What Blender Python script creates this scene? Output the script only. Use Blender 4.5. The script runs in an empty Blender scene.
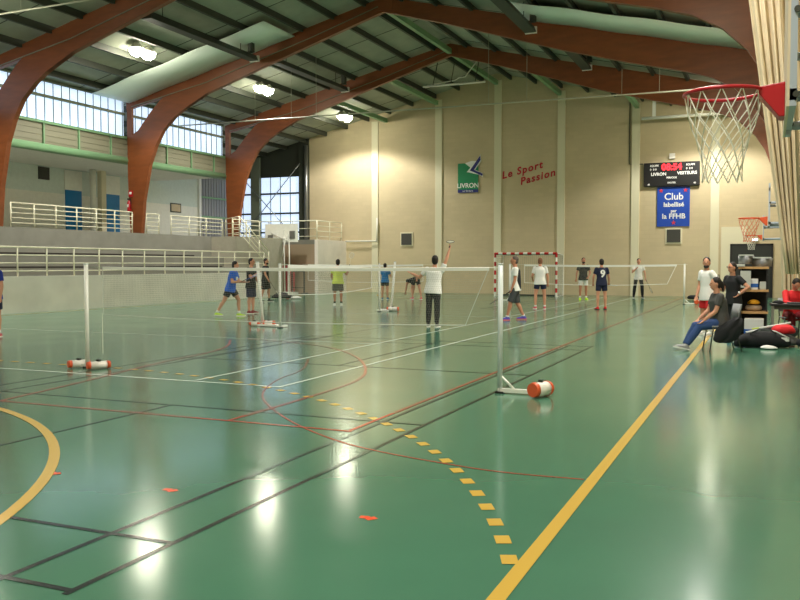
import bpy, bmesh, math, random
from mathutils import Vector, Matrix
random.seed(4)
R = math.radians
C = bpy.context.scene.collection
S = bpy.context.scene

# ------------------------------------------------------------------ camera, world, exposure
YAW = math.atan((767 - 400) * math.cos(math.atan(36 / 850)) / 850)
PITCH = math.atan(36 / 850)
cd = bpy.data.cameras.new('camera'); cam = bpy.data.objects.new('camera', cd); C.objects.link(cam)
cd.sensor_width = 36; cd.lens = 36 * 850 / 800; cd.clip_start = .05; cd.clip_end = 300
cam.location = (0, 0, 1.56); cam.rotation_euler = (math.pi / 2 - PITCH, 0, YAW)
S.camera = cam
S.view_settings.view_transform = 'Standard'; S.view_settings.look = 'None'
S.view_settings.exposure = 0.1; S.view_settings.gamma = 1; S.view_settings.use_curve_mapping = False
LAMP_W = 1150; WIN_E = 1.0; LAMP_E = 65
w = bpy.data.worlds.new('world'); S.world = w; w.use_nodes = True
w.node_tree.nodes['Background'].inputs[0].default_value = (.75, .88, 1, 1)
w.node_tree.nodes['Background'].inputs[1].default_value = .8

# ------------------------------------------------------------------ materials
def lin(c):
    return tuple(((v / 255) / 12.92 if v / 255 <= .04045 else ((v / 255 + .055) / 1.055) ** 2.4) for v in c) + (1,)
M = {}
def mat(name, c, rough=.6, metal=0, emit=None, noise=0, nscale=6, stretch=(1, 1, 1), bump=0, spec=.5, trans=0):
    m = bpy.data.materials.new(name); m.use_nodes = True; M[name] = m
    nt = m.node_tree; b = nt.nodes['Principled BSDF']
    b.inputs['Base Color'].default_value = lin(c); b.inputs['Roughness'].default_value = rough
    b.inputs['Metallic'].default_value = metal; b.inputs['Specular IOR Level'].default_value = spec
    if trans: b.inputs['Transmission Weight'].default_value = trans
    if emit:
        b.inputs['Emission Color'].default_value = lin(c); b.inputs['Emission Strength'].default_value = emit
    if noise or bump:
        tc = nt.nodes.new('ShaderNodeTexCoord'); mp = nt.nodes.new('ShaderNodeMapping'); no = nt.nodes.new('ShaderNodeTexNoise')
        mp.inputs['Scale'].default_value = stretch; no.inputs['Scale'].default_value = nscale; no.inputs['Detail'].default_value = 6
        nt.links.new(tc.outputs['Object'], mp.inputs[0]); nt.links.new(mp.outputs[0], no.inputs['Vector'])
        if noise:
            r = nt.nodes.new('ShaderNodeValToRGB'); r.color_ramp.elements[0].position = .3; r.color_ramp.elements[1].position = .7
            l = lin(c)
            r.color_ramp.elements[0].color = tuple(v * (1 - noise) for v in l[:3]) + (1,)
            r.color_ramp.elements[1].color = tuple(min(1, v * (1 + noise)) for v in l[:3]) + (1,)
            nt.links.new(no.outputs[0], r.inputs[0]); nt.links.new(r.outputs[0], b.inputs['Base Color'])
        if bump:
            bp = nt.nodes.new('ShaderNodeBump'); bp.inputs['Strength'].default_value = bump; bp.inputs['Distance'].default_value = .02
            nt.links.new(no.outputs[0], bp.inputs['Height']); nt.links.new(bp.outputs[0], b.inputs['Normal'])
    return m

def block_mat(name, c, rough, sx, sy, depth=.1, axis='XZ'):
    """painted blockwork: faint joints"""
    m = mat(name, c, rough, noise=.05, nscale=.7)
    nt = m.node_tree; b = nt.nodes['Principled BSDF']
    tc = nt.nodes.new('ShaderNodeTexCoord'); sp = nt.nodes.new('ShaderNodeSeparateXYZ'); cb = nt.nodes.new('ShaderNodeCombineXYZ')
    br = nt.nodes.new('ShaderNodeTexBrick'); br.inputs['Scale'].default_value = 1
    br.inputs['Brick Width'].default_value = sx; br.inputs['Row Height'].default_value = sy
    br.inputs['Mortar Size'].default_value = .012
    br.inputs['Color1'].default_value = (1, 1, 1, 1); br.inputs['Color2'].default_value = (.95, .95, .95, 1); br.inputs['Mortar'].default_value = (1 - depth,) * 3 + (1,)
    nt.links.new(tc.outputs['Object'], sp.inputs[0])
    nt.links.new(sp.outputs['X' if axis == 'XZ' else 'Y'], cb.inputs[0]); nt.links.new(sp.outputs['Z'], cb.inputs[1])
    nt.links.new(cb.outputs[0], br.inputs['Vector'])
    mx = nt.nodes.new('ShaderNodeMix'); mx.data_type = 'RGBA'; mx.blend_type = 'MULTIPLY'; mx.inputs['Factor'].default_value = 1
    old = b.inputs['Base Color'].links[0].from_socket
    nt.links.new(old, mx.inputs['A']); nt.links.new(br.outputs['Color'], mx.inputs['B']); nt.links.new(mx.outputs['Result'], b.inputs['Base Color'])
    return m

block_mat('cream_block', (206, 190, 154), .75, .5, .2, .05)
block_mat('side_block', (190, 176, 140), .75, .5, .2, .10, 'YZ')
mat('pilaster', (226, 220, 190), .6)
mat('concrete', (244, 238, 230), .75, noise=.07, nscale=1.2)
mat('tread', (138, 137, 127), .8, noise=.08, nscale=2)
mat('gallery_low', (238, 240, 230), .7, noise=.04)
mat('gallery_high', (212, 226, 218), .7, noise=.04)
mat('louvre', (134, 132, 110), .6)
mat('green_steel', (124, 164, 122), .5)
mat('dark_steel', (56, 60, 50), .6)
mat('roof_panel', (156, 160, 144), .7, noise=.10, nscale=1.5)
mat('roof_seam', (50, 50, 42), .8)
mat('skylight', (228, 242, 230), .5)
mat('wood', (128, 69, 34), .45, noise=.14, nscale=2.2, stretch=(.7, 3, 3))
mat('window_glow', (206, 226, 255), .4, emit=WIN_E)
mat('window_frame', (120, 128, 110), .5)
mat('blue_door', (4, 128, 196), .45)
mat('white_paint', (236, 236, 226), .4)
mat('rail_paint', (226, 224, 198), .45)
mat('rail_dim', (176, 176, 156), .5)
mat('frame_steel', (168, 180, 192), .45)
mat('board', (214, 200, 172), .5)
mat('black', (22, 22, 22), .5)
mat('dark_door', (38, 42, 38), .5)
mat('curtain', (206, 190, 158), .85, noise=.08, nscale=3)
mat('steel', (150, 152, 150), .35, metal=.8)
mat('red_metal', (178, 20, 34), .35)
mat('orange_metal', (210, 84, 40), .4)
mat('cord', (228, 228, 214), .8)
mat('net_cord', (156, 156, 140), .8)
mat('hem_grey', (204, 206, 196), .8)
mat('tape', (240, 240, 232), .7)
mat('post_grey', (206, 214, 212), .35)
mat('orange_plastic', (224, 92, 48), .45)
mat('white_plastic', (238, 234, 224), .45)
mat('goal_red', (190, 30, 36), .4)
mat('lamp_glow', (255, 250, 226), .4, emit=LAMP_E)
mat('lamp_body', (214, 214, 204), .5)
mat('exit_glow', (235, 250, 235), .4, emit=3)
mat('digits', (255, 40, 50), .4, emit=3)
mat('letters', (240, 240, 236), .5)
mat('banner_blue', (24, 72, 176), .6)
mat('banner_red', (206, 50, 70), .6)
mat('wall_red', (190, 30, 48), .6)
mat('logo_green', (10, 134, 84), .5)
mat('logo_blue', (34, 40, 120), .5)
mat('scrim', (66, 66, 60), .7)
mat('paper', (190, 196, 186), .8)
mat('wood_shelf', (190, 150, 96), .6, noise=.1, nscale=8)
mat('grey_plastic', (150, 152, 154), .5)
mat('carton', (214, 216, 214), .8)
mat('carton_blue', (40, 92, 168), .7)
mat('line_yellow', (206, 170, 74), .22)
mat('line_black', (30, 38, 34), .22)
mat('line_white', (226, 236, 222), .22)
mat('line_red', (172, 70, 48), .22)
mat('mark_orange', (240, 84, 40), .3)
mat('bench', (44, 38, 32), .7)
mat('block_grey', (168, 164, 148), .75, noise=.05)
mat('recess', (172, 152, 128), .8)
mat('mat_red', (184, 26, 44), .6)
mat('skin', (206, 148, 118), .55); mat('skin_tan', (186, 128, 98), .55)
mat('lips', (150, 82, 72), .5)
mat('eye', (28, 22, 18), .3)
mat('hair_dark', (30, 24, 20), .7); mat('hair_ginger', (128, 84, 56), .7); mat('hair_grey', (84, 72, 62), .7)
for n, c in dict(c_blue=(32, 96, 200), c_black=(22, 24, 28), c_navy=(20, 30, 60), c_white=(232, 232, 226), c_yellow=(214, 232, 90), c_brightblue=(16, 112, 176),
                 c_grey=(72, 72, 70), c_denim=(44, 72, 122), c_red=(214, 34, 40), c_darkgrey=(60, 64, 66), c_royal=(20, 50, 150), c_darkred=(130, 30, 40),
                 c_maroon=(66, 22, 26), c_neon=(190, 230, 60), c_purple=(82, 74, 170), c_pink=(210, 96, 110), c_teal=(20, 100, 140), c_orange=(244, 176, 40), c_sock=(225, 225, 220)).items():
    mat(n, c, .8)

# the lacquered resin floor: clear reflections with slightly uneven gloss
def floor_mat():
    m = mat('floor_resin', (74, 122, 98), .15, noise=.05, nscale=.9)
    nt = m.node_tree; b = nt.nodes['Principled BSDF']
    b.inputs['Specular IOR Level'].default_value = .6
    tc = nt.nodes.new('ShaderNodeTexCoord'); no = nt.nodes.new('ShaderNodeTexNoise'); no.inputs['Scale'].default_value = .8; no.inputs['Detail'].default_value = 5
    mr = nt.nodes.new('ShaderNodeMapRange'); mr.inputs['To Min'].default_value = .11; mr.inputs['To Max'].default_value = .20
    nt.links.new(tc.outputs['Object'], no.inputs['Vector']); nt.links.new(no.outputs[0], mr.inputs[0]); nt.links.new(mr.outputs[0], b.inputs['Roughness'])
    n2 = nt.nodes.new('ShaderNodeTexNoise'); n2.inputs['Scale'].default_value = 2.2; n2.inputs['Detail'].default_value = 3
    bp = nt.nodes.new('ShaderNodeBump'); bp.inputs['Strength'].default_value = .05; bp.inputs['Distance'].default_value = .01
    nt.links.new(tc.outputs['Object'], n2.inputs['Vector']); nt.links.new(n2.outputs[0], bp.inputs['Height']); nt.links.new(bp.outputs[0], b.inputs['Normal'])
floor_mat()

# ------------------------------------------------------------------ mesh builder
class MB:
    def __init__(s): s.v = []; s.f = []; s.sm = []
    def add(s, vs, fs, smooth=False):
        o = len(s.v); s.v += [tuple(v) for v in vs]; s.f += [tuple(i + o for i in f) for f in fs]; s.sm += [smooth] * len(fs); return s
    def box(s, lo, hi):
        x0, y0, z0 = lo; x1, y1, z1 = hi
        return s.add([(x0, y0, z0), (x1, y0, z0), (x1, y1, z0), (x0, y1, z0), (x0, y0, z1), (x1, y0, z1), (x1, y1, z1), (x0, y1, z1)],
                     [(3, 2, 1, 0), (4, 5, 6, 7), (0, 1, 5, 4), (1, 2, 6, 5), (2, 3, 7, 6), (3, 0, 4, 7)])
    def cbox(s, c, d): return s.box([c[i] - d[i] / 2 for i in range(3)], [c[i] + d[i] / 2 for i in range(3)])
    def tube(s, pts, r, n=8, closed=False, caps=True):
        pts = [Vector(p) for p in pts]; k = len(pts); rs = r if isinstance(r, (list, tuple)) else [r] * k
        o = []; prev = None
        for i, p in enumerate(pts):
            if closed: d = pts[(i + 1) % k] - pts[i - 1]
            else: d = pts[min(i + 1, k - 1)] - pts[max(i - 1, 0)]
            d.normalize()
            if prev is None:
                a = Vector((0, 0, 1)) if abs(d.z) < .9 else Vector((1, 0, 0))
                u = d.cross(a).normalized()
            else:
                u = (prev - d * prev.dot(d)); u = u.normalized() if u.length > 1e-6 else d.orthogonal().normalized()
            prev = u; v = d.cross(u)
            o += [p + (u * math.cos(2 * math.pi * j / n) + v * math.sin(2 * math.pi * j / n)) * rs[i] for j in range(n)]
        fs = []
        for i in range(k if closed else k - 1):
            a, b = i * n, ((i + 1) % k) * n
            fs += [(a + j, a + (j + 1) % n, b + (j + 1) % n, b + j) for j in range(n)]
        s.add(o, fs, n > 5)
        if caps and not closed:
            L = len(s.v) - len(o)
            s.f += [tuple(L + j for j in range(n))[::-1], tuple(L + (k - 1) * n + j for j in range(n))]; s.sm += [False, False]
        return s
    def loft(s, rings, n=16, caps=True):
        """rings: (centre, xaxis, yaxis, rx, ry)"""
        o = []
        for c, xa, ya, rx, ry in rings:
            c = Vector(c); xa = Vector(xa); ya = Vector(ya)
            o += [c + xa * rx * math.cos(2 * math.pi * j / n) + ya * ry * math.sin(2 * math.pi * j / n) for j in range(n)]
        fs = []
        for i in range(len(rings) - 1):
            fs += [(i * n + j, i * n + (j + 1) % n, (i + 1) * n + (j + 1) % n, (i + 1) * n + j) for j in range(n)]
        L = len(s.v); s.add(o, fs, True)
        if caps:
            s.f += [tuple(L + j for j in range(n))[::-1], tuple(L + (len(rings) - 1) * n + j for j in range(n))]; s.sm += [False, False]
        return s
    def ell(s, c, ax, r, n=14, m=10):
        """ellipsoid; ax = 3 axes"""
        c = Vector(c); rings = []
        for i in range(m + 1):
            t = -math.pi / 2 + math.pi * i / m
            rings.append((c + Vector(ax[2]) * r[2] * math.sin(t), ax[0], ax[1], max(r[0] * math.cos(t), 1e-4), max(r[1] * math.cos(t), 1e-4)))
        return s.loft(rings, n)
    def prism(s, poly, d0, d1, fn):
        """poly of 2D points; fn(u,v,d)->xyz"""
        n = len(poly); vs = [fn(u, v, d0) for u, v in poly] + [fn(u, v, d1) for u, v in poly]
        fs = [tuple(range(n)), tuple(range(2 * n - 1, n - 1, -1))] + [(i, i + n, (i + 1) % n + n, (i + 1) % n) for i in range(n)]
        return s.add(vs, fs)
    def mesh(s, name):
        me = bpy.data.meshes.new(name); me.from_pydata(s.v, [], s.f); me.polygons.foreach_set('use_smooth', s.sm)
        bm = bmesh.new(); bm.from_mesh(me); bmesh.ops.recalc_face_normals(bm, faces=bm.faces); bm.to_mesh(me); bm.free()
        return me
    def build(s, name, m, parent=None, bevel=0):
        me = s.mesh(name); me.materials.append(M[m] if isinstance(m, str) else m)
        o = bpy.data.objects.new(name, me); C.objects.link(o)
        if parent:
            o.parent = parent
            w = Vector((0, 0, 0)); q = parent
            mw = parent.matrix_basis.copy()
            while q.parent: q = q.parent; mw = q.matrix_basis @ mw
            o.matrix_parent_inverse = Matrix()
            if o.get('local') is None and not getattr(s, 'local', False): o.matrix_basis = mw.inverted()
        if bevel:
            b = o.modifiers.new('bevel', 'BEVEL'); b.width = bevel; b.segments = 2; b.limit_method = 'ANGLE'
        return o
def tag(o, label=None, cat=None, group=None, kind=None):
    if label: o['label'] = label
    if cat: o['category'] = cat
    if group: o['group'] = group
    if kind: o['kind'] = kind
    return o
def thing(name, label, cat, loc=(0, 0, 0), rz=0, group=None):
    o = bpy.data.objects.new(name, None); C.objects.link(o); o.location = loc; o.rotation_euler = (0, 0, rz); o.empty_display_size = .1
    return tag(o, label, cat, group)
def struct(o, label=None): o['kind'] = 'structure'; return tag(o, label)
def copy_tree(o, loc=None, label=None, parent=None):
    c = o.copy(); C.objects.link(c)
    if parent: c.parent = parent
    if loc is not None: c.location = loc
    if label: c['label'] = label
    for ch in [q for q in bpy.data.objects if q.parent == o]: copy_tree(ch, parent=c)
    return c
def text(name, s, m, size, origin, xdir, updir, parent, shear=0, bold=0, spacing=1, extrude=.004, align='CENTER'):
    cu = bpy.data.curves.new(name, 'FONT'); cu.body = s; cu.size = size; cu.align_x = align; cu.align_y = 'CENTER'; cu.shear = shear
    cu.offset = bold; cu.space_character = spacing; cu.extrude = extrude; cu.resolution_u = 3
    cu.materials.append(M[m]); o = bpy.data.objects.new(name, cu); C.objects.link(o)
    x = Vector(xdir).normalized(); u = Vector(updir).normalized(); n = x.cross(u)
    mw = Matrix.Translation(Vector(origin)) @ Matrix((x, u, n)).transposed().to_4x4()
    o.parent = parent
    pm = parent.matrix_basis.copy(); q = parent
    while q.parent: q = q.parent; pm = q.matrix_basis @ pm
    dg = bpy.context.evaluated_depsgraph_get(); me = bpy.data.meshes.new_from_object(o.evaluated_get(dg)); me.name = name
    q = bpy.data.objects.new(name, me); C.objects.link(q); q.parent = parent; q.matrix_basis = pm.inverted() @ mw
    bpy.data.objects.remove(o); q.name = name
    return q

# ------------------------------------------------------------------ the setting
YN, YF = -3.0, 42.8           # near and far end walls
XL, XR = -29.5, 1.3
def roofz(x): return 11.42 - .242 * abs(x + 13)
fl = MB().box((XL - .2, YN - .2, -.2), (XR + .2, YF + .2, 0)).build('floor', 'floor_resin'); struct(fl, 'glossy green sports floor')

# end wall, cream blockwork up to the gable
poly = [(-24.1, 0), (XR, 0), (XR, roofz(XR)), (-13, roofz(-13)), (-24.1, roofz(-24.1))]
struct(MB().prism(poly, YF, YF + .3, lambda u, v, d: (u, d, v)).build('wall_far', 'cream_block'), 'cream end wall')
struct(MB().prism([(XL, 0), (XR, 0), (XR, roofz(XR)), (-13, roofz(-13)), (XL, roofz(XL))], YN - .3, YN, lambda u, v, d: (u, d, v)).build('wall_near', 'cream_block'))
struct(MB().box((XR, YN, 0), (XR + .3, YF, 8.2)).build('wall_right', 'side_block'))
for i, x in enumerate((-19.95, -16.2, -12.92, -9.6, -5.95, -2.3)):
    struct(MB().box((x - .19, YF - .07, 0), (x + .19, YF, roofz(x) - .35)).build('trim_%d' % (i + 1), 'pilaster'))
# roof
rf = bpy.data.objects.new('ceiling', None); C.objects.link(rf); struct(rf, 'pitched roof lining on dark purlins')
for a, b in ((XL - .3, -13), (-13, XR + .3)):
    MB().prism([(a, roofz(a)), (b, roofz(b)), (b, roofz(b) + .2), (a, roofz(a) + .2)], YN - .3, YF + .3, lambda u, v, d: (u, d, v)).build('lining_slope', 'roof_panel', rf)
px = []
x = -13 - .75
while x > -29: px.append(x); x -= 1.32
x = -13 + .75
while x < 1.2: px.append(x); x += 1.32
for x in px:
    MB().box((x - .05, YN, roofz(x) - .22), (x + .05, YF, roofz(x) + .02)).build('purlin', 'dark_steel', rf)
for y in range(0, 15):
    yy = YN + 1.6 + y * 3.05
    for a, b in ((-29.4, -13), (-13, 1.25)):
        MB().prism([(a, roofz(a) - .012), (b, roofz(b) - .012), (b, roofz(b) + .01), (a, roofz(a) + .01)], yy, yy + .03, lambda u, v, d: (u, d, v)).build('seam', 'roof_seam', rf)

# left side: court wall, terraces, gallery
XW = -21.75
struct(MB().box((XW - .2, YN, 0), (XW, 34.6, 1.17)).build('wall_left', 'concrete'), 'low pale wall in front of the terrace')
struct(MB().box((XW - .2, 39.5, 0), (XW, YF, 2.85)).build('wall_left_end', 'concrete'))
struct(MB().box((-24.1, 33.4, 0), (-22.7, 37.5, 2.85)).build('wall_block', 'block_grey'))
st = MB(); st.box((-22.75, YN, .0), (XW - .2, 34.6, .95)); st.box((-23.4, YN, 0), (-22.72, 33.4, 1.42)); st.box((-24.1, YN, 0), (-23.4, 33.4, 1.9))
struct(st.build('floor_terrace', 'tread'), 'stepped concrete terrace')
struct(MB().box((XL, YN, 2.6), (-24.3, 36.0, 2.85)).box((-24.3, YN, 0), (-24.1, 36.0, 2.85))
       .box((XL, 36.0, 2.6), (-25.2, YF, 2.85)).box((-25.2, 39.5, 2.6), (XW - .2, YF, 2.85)).build('floor_gallery', 'tread'), 'upper gallery slab and its front')
# thin dark strips laid along the terrace steps
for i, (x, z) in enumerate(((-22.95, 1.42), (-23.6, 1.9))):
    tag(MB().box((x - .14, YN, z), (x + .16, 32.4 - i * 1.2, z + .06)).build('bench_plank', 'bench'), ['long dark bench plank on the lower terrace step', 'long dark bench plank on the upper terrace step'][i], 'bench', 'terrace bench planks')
# gallery back wall
struct(MB().box((XL - .2, YN, 2.85), (XL, 39.7, 4.75)).build('wall_gallery_low', 'gallery_low'))
struct(MB().box((XL - .2, YN, 4.75), (XL, 39.7, 7.6)).build('wall_gallery_high', 'gallery_high'))
mb = MB()
for k in range(24):
    y = 39.7 + k * .13
    mb.box((XL - .2, y, 2.85), (XL + (.04 if k % 2 else 0), y + .13, 7.6))
struct(mb.build('wall_gallery_cladding', 'grey_plastic'))
for z in (4.2, 5.3): struct(MB().box((XL + .04, 39.7, z), (XL + .12, YF, z + .1)).build('trim_cladding', 'green_steel'))
struct(MB().box((XL, 39.6, 2.85), (XL + .14, 39.78, 7.5)).build('trim_post', 'white_paint'))
for n, (y0, y1) in enumerate(((29.75, 30.72), (32.3, 33.25))):
    d = MB().box((XL, y0, 2.85), (XL + .06, y1, 4.95)).build('door_%d' % (n + 1), 'blue_door'); struct(d, 'blue door on the gallery')
    MB().box((XL + .06, y1 - .16, 3.85), (XL + .11, y1 - .08, 3.95)).build('door_handle', 'steel', d)
    struct(MB().box((XL, y0 - .05, 4.95), (XL + .05, y1 + .05, 5.85)).build('trim_door_%d' % (n + 1), 'gallery_low'))
struct(MB().tube([(-28.6, 30.55, 2.85), (-28.6, 30.55, 5.9)], .14, 16).build('trim_column', 'gallery_low'))
struct(MB().box((-28.75, 31.0, 2.85), (-28.5, 31.3, 5.9)).build('trim_column_square', 'pilaster'))
# soffit, green edge, louvred band, clerestory above the gallery
struct(MB().box((XL, YN, 5.9), (-25.0, 36.0, 6.0)).build('ceiling_gallery', 'gallery_low'))
struct(MB().tube([(-24.98, YN, 5.92), (-24.98, 35.9, 5.92)], .16, 12).build('trim_green_edge', 'green_steel'), 'green rounded edge beam')
lv = MB()
for k in range(7): lv.box((-25.1, YN, 6.06 + k * .11), (-24.98 + .02 * (k % 2), 36.0, 6.06 + (k + 1) * .11))
struct(lv.build('wall_louvre', 'louvre'), 'beige louvred band')
for k in range(22):
    y = YN + .4 + k * 1.78
    if y < 35.6: struct(MB().box((-24.97, y, 6.0), (-24.9, y + .06, 6.85)).build('trim_louvre', 'green_steel'))
struct(MB().box((-25.1, YN, 6.83), (-24.9, 36.0, 6.93)).build('trim_sill', 'green_steel'))
bays = [(YN, 7.2), (7.5, 14.4), (14.7, 21.5), (21.8, 28.6), (28.9, 35.7)]
def glazing(n, y0, y1):
    wdw = MB().box((-25.12, y0, 6.93), (-25.06, y1, 8.42)).build('window_%d' % n, 'window_glow'); struct(wdw, 'frosted clerestory glazing')
    m = MB()
    k = y0
    while k < y1: m.box((-25.06, k - .012, 6.93), (-25.03, k + .012, 8.42)); k += .42
    m.build('glazing_bar', 'window_frame', wdw)
    MB().box((-25.06, y0, 7.82), (-24.96, y1, 7.92)).box((-25.06, y0, 8.40), (-24.96, y1, 8.5)).build('window_rail', 'window_frame', wdw)
for n, (a, b) in enumerate(bays): glazing(n + 1, a, b)
# end window of the gallery wing
def end_window(n, x0, x1):
    wdw = MB().box((x0, YF + .1, 2.9), (x1, YF + .16, 6.6)).build('window_%d' % n, 'window_glow'); struct(wdw, 'tall frosted end window')
    m = MB(); k = x0
    while k <= x1 + .01: m.box((k - .015, YF + .06, 2.9), (k + .015, YF + .1, 6.6)); k += (x1 - x0) / max(1, round((x1 - x0) / .62))
    m.build('glazing_bar', 'window_frame', wdw)
    r = MB()
    for z in (3.35, 4.45, 5.6): r.box((x0, YF, z), (x1, YF + .1, z + .1))
    r.build('window_rail', 'dark_steel', wdw)
end_window(6, -28.0 + .6, -24.75); end_window(7, -29.3, -28.0)
struct(MB().box((-28.0, YF - .1, 2.85), (-27.4, YF + .2, roofz(-28))).build('trim_end_column', 'window_frame'))
struct(MB().box((-24.75, YF - .1, 0), (-24.1, YF + .25, roofz(-24.4))).build('trim_corner', 'dark_steel'))
struct(MB().box((XL - .2, YF + .05, 6.6), (-24.6, YF + .3, 9.2)).box((XL - .2, YF + .05, 0), (-24.1, YF + .3, 2.9)).build('wall_end_dark', 'dark_steel'))
struct(MB().box((XL - .2, YN, 7.6), (XL, YF, 8.2)).build('wall_gallery_top', 'dark_steel'))
# storage recess under the gallery
struct(MB().box((-25.4, 36.0, 0), (-25.2, 39.5, 2.85)).box((-25.4, 37.3, 0), (-24.0, 37.5, 2.85)).build('wall_recess_back', 'recess'))
struct(MB().box((-25.2, 39.5, 0), (XW - .2, 39.6, 2.6)).build('wall_recess_side', 'recess'))

# ------------------------------------------------------------------ court markings
def strip(pts, wd, z=.002):
    m = MB(); pts = [Vector((p[0], p[1], z)) for p in pts]; L = []
    for i, p in enumerate(pts):
        d = (pts[min(i + 1, len(pts) - 1)] - pts[max(i - 1, 0)]).normalized(); n = Vector((-d.y, d.x, 0)) * wd / 2
        L += [p + n, p - n]
    m.add(L, [(2 * i, 2 * i + 1, 2 * i + 3, 2 * i + 2) for i in range(len(pts) - 1)]); return m
def smooth(pts, it=3):
    for _ in range(it):
        q = [pts[0]]
        for a, b in zip(pts, pts[1:]):
            q += [(a[0] * .75 + b[0] * .25, a[1] * .75 + b[1] * .25), (a[0] * .25 + b[0] * .75, a[1] * .25 + b[1] * .75)]
        pts = q + [pts[-1]]
    return pts
def lines(name, m, lst, wd, z):
    b = MB()
    for i, l in enumerate(lst): q = strip(l, wd, z + i * .00008); b.add(q.v, q.f)
    return b.build(name, m, fl)
def arc(cx, cy, r, a0, a1, n=40): return [(cx + r * math.cos(R(a0 + (a1 - a0) * i / n)), cy + r * math.sin(R(a0 + (a1 - a0) * i / n))) for i in range(n + 1)]
lines('handball_line', 'line_yellow', [[(-1.13, YN), (-1.13, 41)], arc(-9.6, 1.0, 6, 0, 90) + [(-12.6, 7.0)] + arc(-12.6, 1.0, 6, 90, 180), [(-21.2, YN), (-21.2, 41)], [(-21.2, 41), (-1.13, 41)],
      arc(-9.4, 41, 6, 0, -90) + arc(-12.4, 41, 6, -90, -180)], .085, .004)
db = MB()
def dashes(path_pts, on=.135, off=.18):
    acc = 0; cur = []; state = True
    for a, b in zip(path_pts, path_pts[1:]):
        if state: cur.append(a)
        acc += math.dist(a, b)
        if acc >= (on if state else off):
            if state and len(cur) > 1: q = strip(cur + [b], .088, .003); db.add(q.v, q.f)
            cur = []; state = not state; acc = 0
dashes(arc(-9.6, 1.0, 9, 21, 90, 700)); dashes([(-9.6 - i * .02, 10.0) for i in range(150)])
db.build('handball_dashes', 'line_yellow', fl)
def badminton(cx, cy):
    a, b = cx - 3.02, cx + 3.02
    L = [[(q, cy - 6.6), (q, cy + 6.6)] for q in (a, a + .44, b - .44, b)]
    L += [[(a, cy + q), (b, cy + q)] for q in (-6.55, -5.8, -2.0, 2.0, 5.8, 6.55)]
    L += [[(cx, cy - 6.6), (cx, cy - 2)], [(cx, cy + 2), (cx, cy + 6.6)]]
    return L
lines('badminton_line', 'line_black', badminton(-6.04, 9.6), .04, .0025)
lines('badminton_line', 'line_black', badminton(-6.1, 34.8), .04, .0025)
lines('court_line', 'line_black', [[(-5.15, 18.5), (-5.15, 27.5)], [(-8.7, 11.2), (-8.7, 20)]], .04, .0022)
lines('volleyball_line', 'line_white', [[(-21, 9.33), (-5.6, 9.24)], [(-5.65, 9.22), (-5.65, 41)], [(-7.0, 9.33), (-7.0, 41)], [(-21, 15.0), (-7, 15.0)], [(-21, 24), (-5.65, 24)]], .05, .003)
lines('basketball_line', 'line_red', [[(-11, 7.04), (-3.53, 7.04)], [(-3.56, 7.04), (-3.56, 40.5)],
      smooth([(-4.9, 7.04), (-4.9, 9.0), (-5.0, 10.3), (-5.5, 11.5), (-6.36, 12.9), (-7.4, 14.0), (-8.5, 14.6), (-10, 15)]),
      smooth([(-8.0, 7.04), (-8.3, 8.7), (-8.8, 10.7), (-8.9, 12.0), (-9.3, 13.4), (-10.1, 14.6)])], .042, .0035)
lines('basketball_arc', 'line_red', [smooth([(-6.9, 12.2), (-6.2, 10.8), (-6.1, 9.99), (-5.81, 9.18), (-5.47, 8.53), (-5.05, 8.0), (-4.27, 7.2), (-3.47, 6.6), (-2.93, 6.36), (-2.33, 6.19), (-1.81, 6.08), (-1.19, 6.12)])], .02, .0032)
for i, (x, y) in enumerate(((-2.23, 4.64), (-3.76, 4.68), (-4.86, 4.72))):
    m = strip([(x - .05, y + .02), (x + .01, y + .03)], .05, .003); q = strip([(x + .01, y + .03), (x + .05, y)], .07, .003); m.add(q.v, q.f)
    m.build('floor_sticker', 'mark_orange', fl)

# ------------------------------------------------------------------ timber arches
TOP = [(-13, 11.28), (-8.6, 10.2), (-5.2, 9.42), (-2.06, 8.65), (-.6, 8.28), (1.25, 7.85)]
BOT_L = [(-24.18, 2.85), (-24.05, 4.2), (-23.72, 5.7), (-23.4, 6.45), (-23.0, 7.08), (-22.4, 7.6), (-21.9, 7.9), (-20.8, 8.42), (-18.5, 9.12), (-15.4, 10.05), (-13.9, 10.5), (-13, 10.75)]
BOT_R = [(-13, 10.75), (-12.1, 10.5), (-10.7, 10.1), (-8.5, 9.4), (-6.4, 8.72), (-4.4, 8.16), (-2.5, 7.68), (-1.7, 7.42), (-1.05, 7.05), (-.5, 6.5), (-.15, 5.95), (.2, 5.0), (.55, 3.2), (.72, 1.5), (.75, 0)]
def make_arch(Y, label):
    t = thing('timber_arch', label, 'arch', (-13, Y, 0), 0, 'laminated timber arches')
    fn = lambda u, v, d: (u, d, v)
    # curved leg outline: outer edge leaves the post and sweeps into the rafter
    leg = BOT_L[:8] + [(-20.8, 9.42), (-23.1, 8.35), (-23.6, 7.9), (-24.3, 7.15), (-24.86, 6.85), (-24.86, 5.2), (-24.76, 2.85)]
    MB().prism(leg, Y, Y + .19, fn).build('curved_leg', 'wood', t)
    MB().prism([(-24.9, 8.42), (-24.9, 8.05), (-23.0, 8.42), (-22.4, 8.2)] + BOT_L[6:] + [(-13, 11.28)], Y + .001, Y + .189, fn).build('rafter', 'wood', t)
    MB().box((-24.9, Y + .03, 6.8), (-24.66, Y + .17, 8.1)).build('post', 'wood', t)
    MB().prism(TOP + [(1.25, 0)] + BOT_R[::-1], Y, Y + .19, fn).build('curved_half', 'wood', t)
    MB().tube([(-24.6, Y - .03, 8.15), (-20.8, Y - .03, 8.85), (-16, Y - .03, 10.12), (-13.2, Y - .03, 10.95)], .018, 6).build('conduit', 'louvre', t)
    MB().box((-13.35, Y - .02, 10.8), (-12.65, Y, 11.2)).build('ridge_plate', 'wood', t)
    return t
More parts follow.
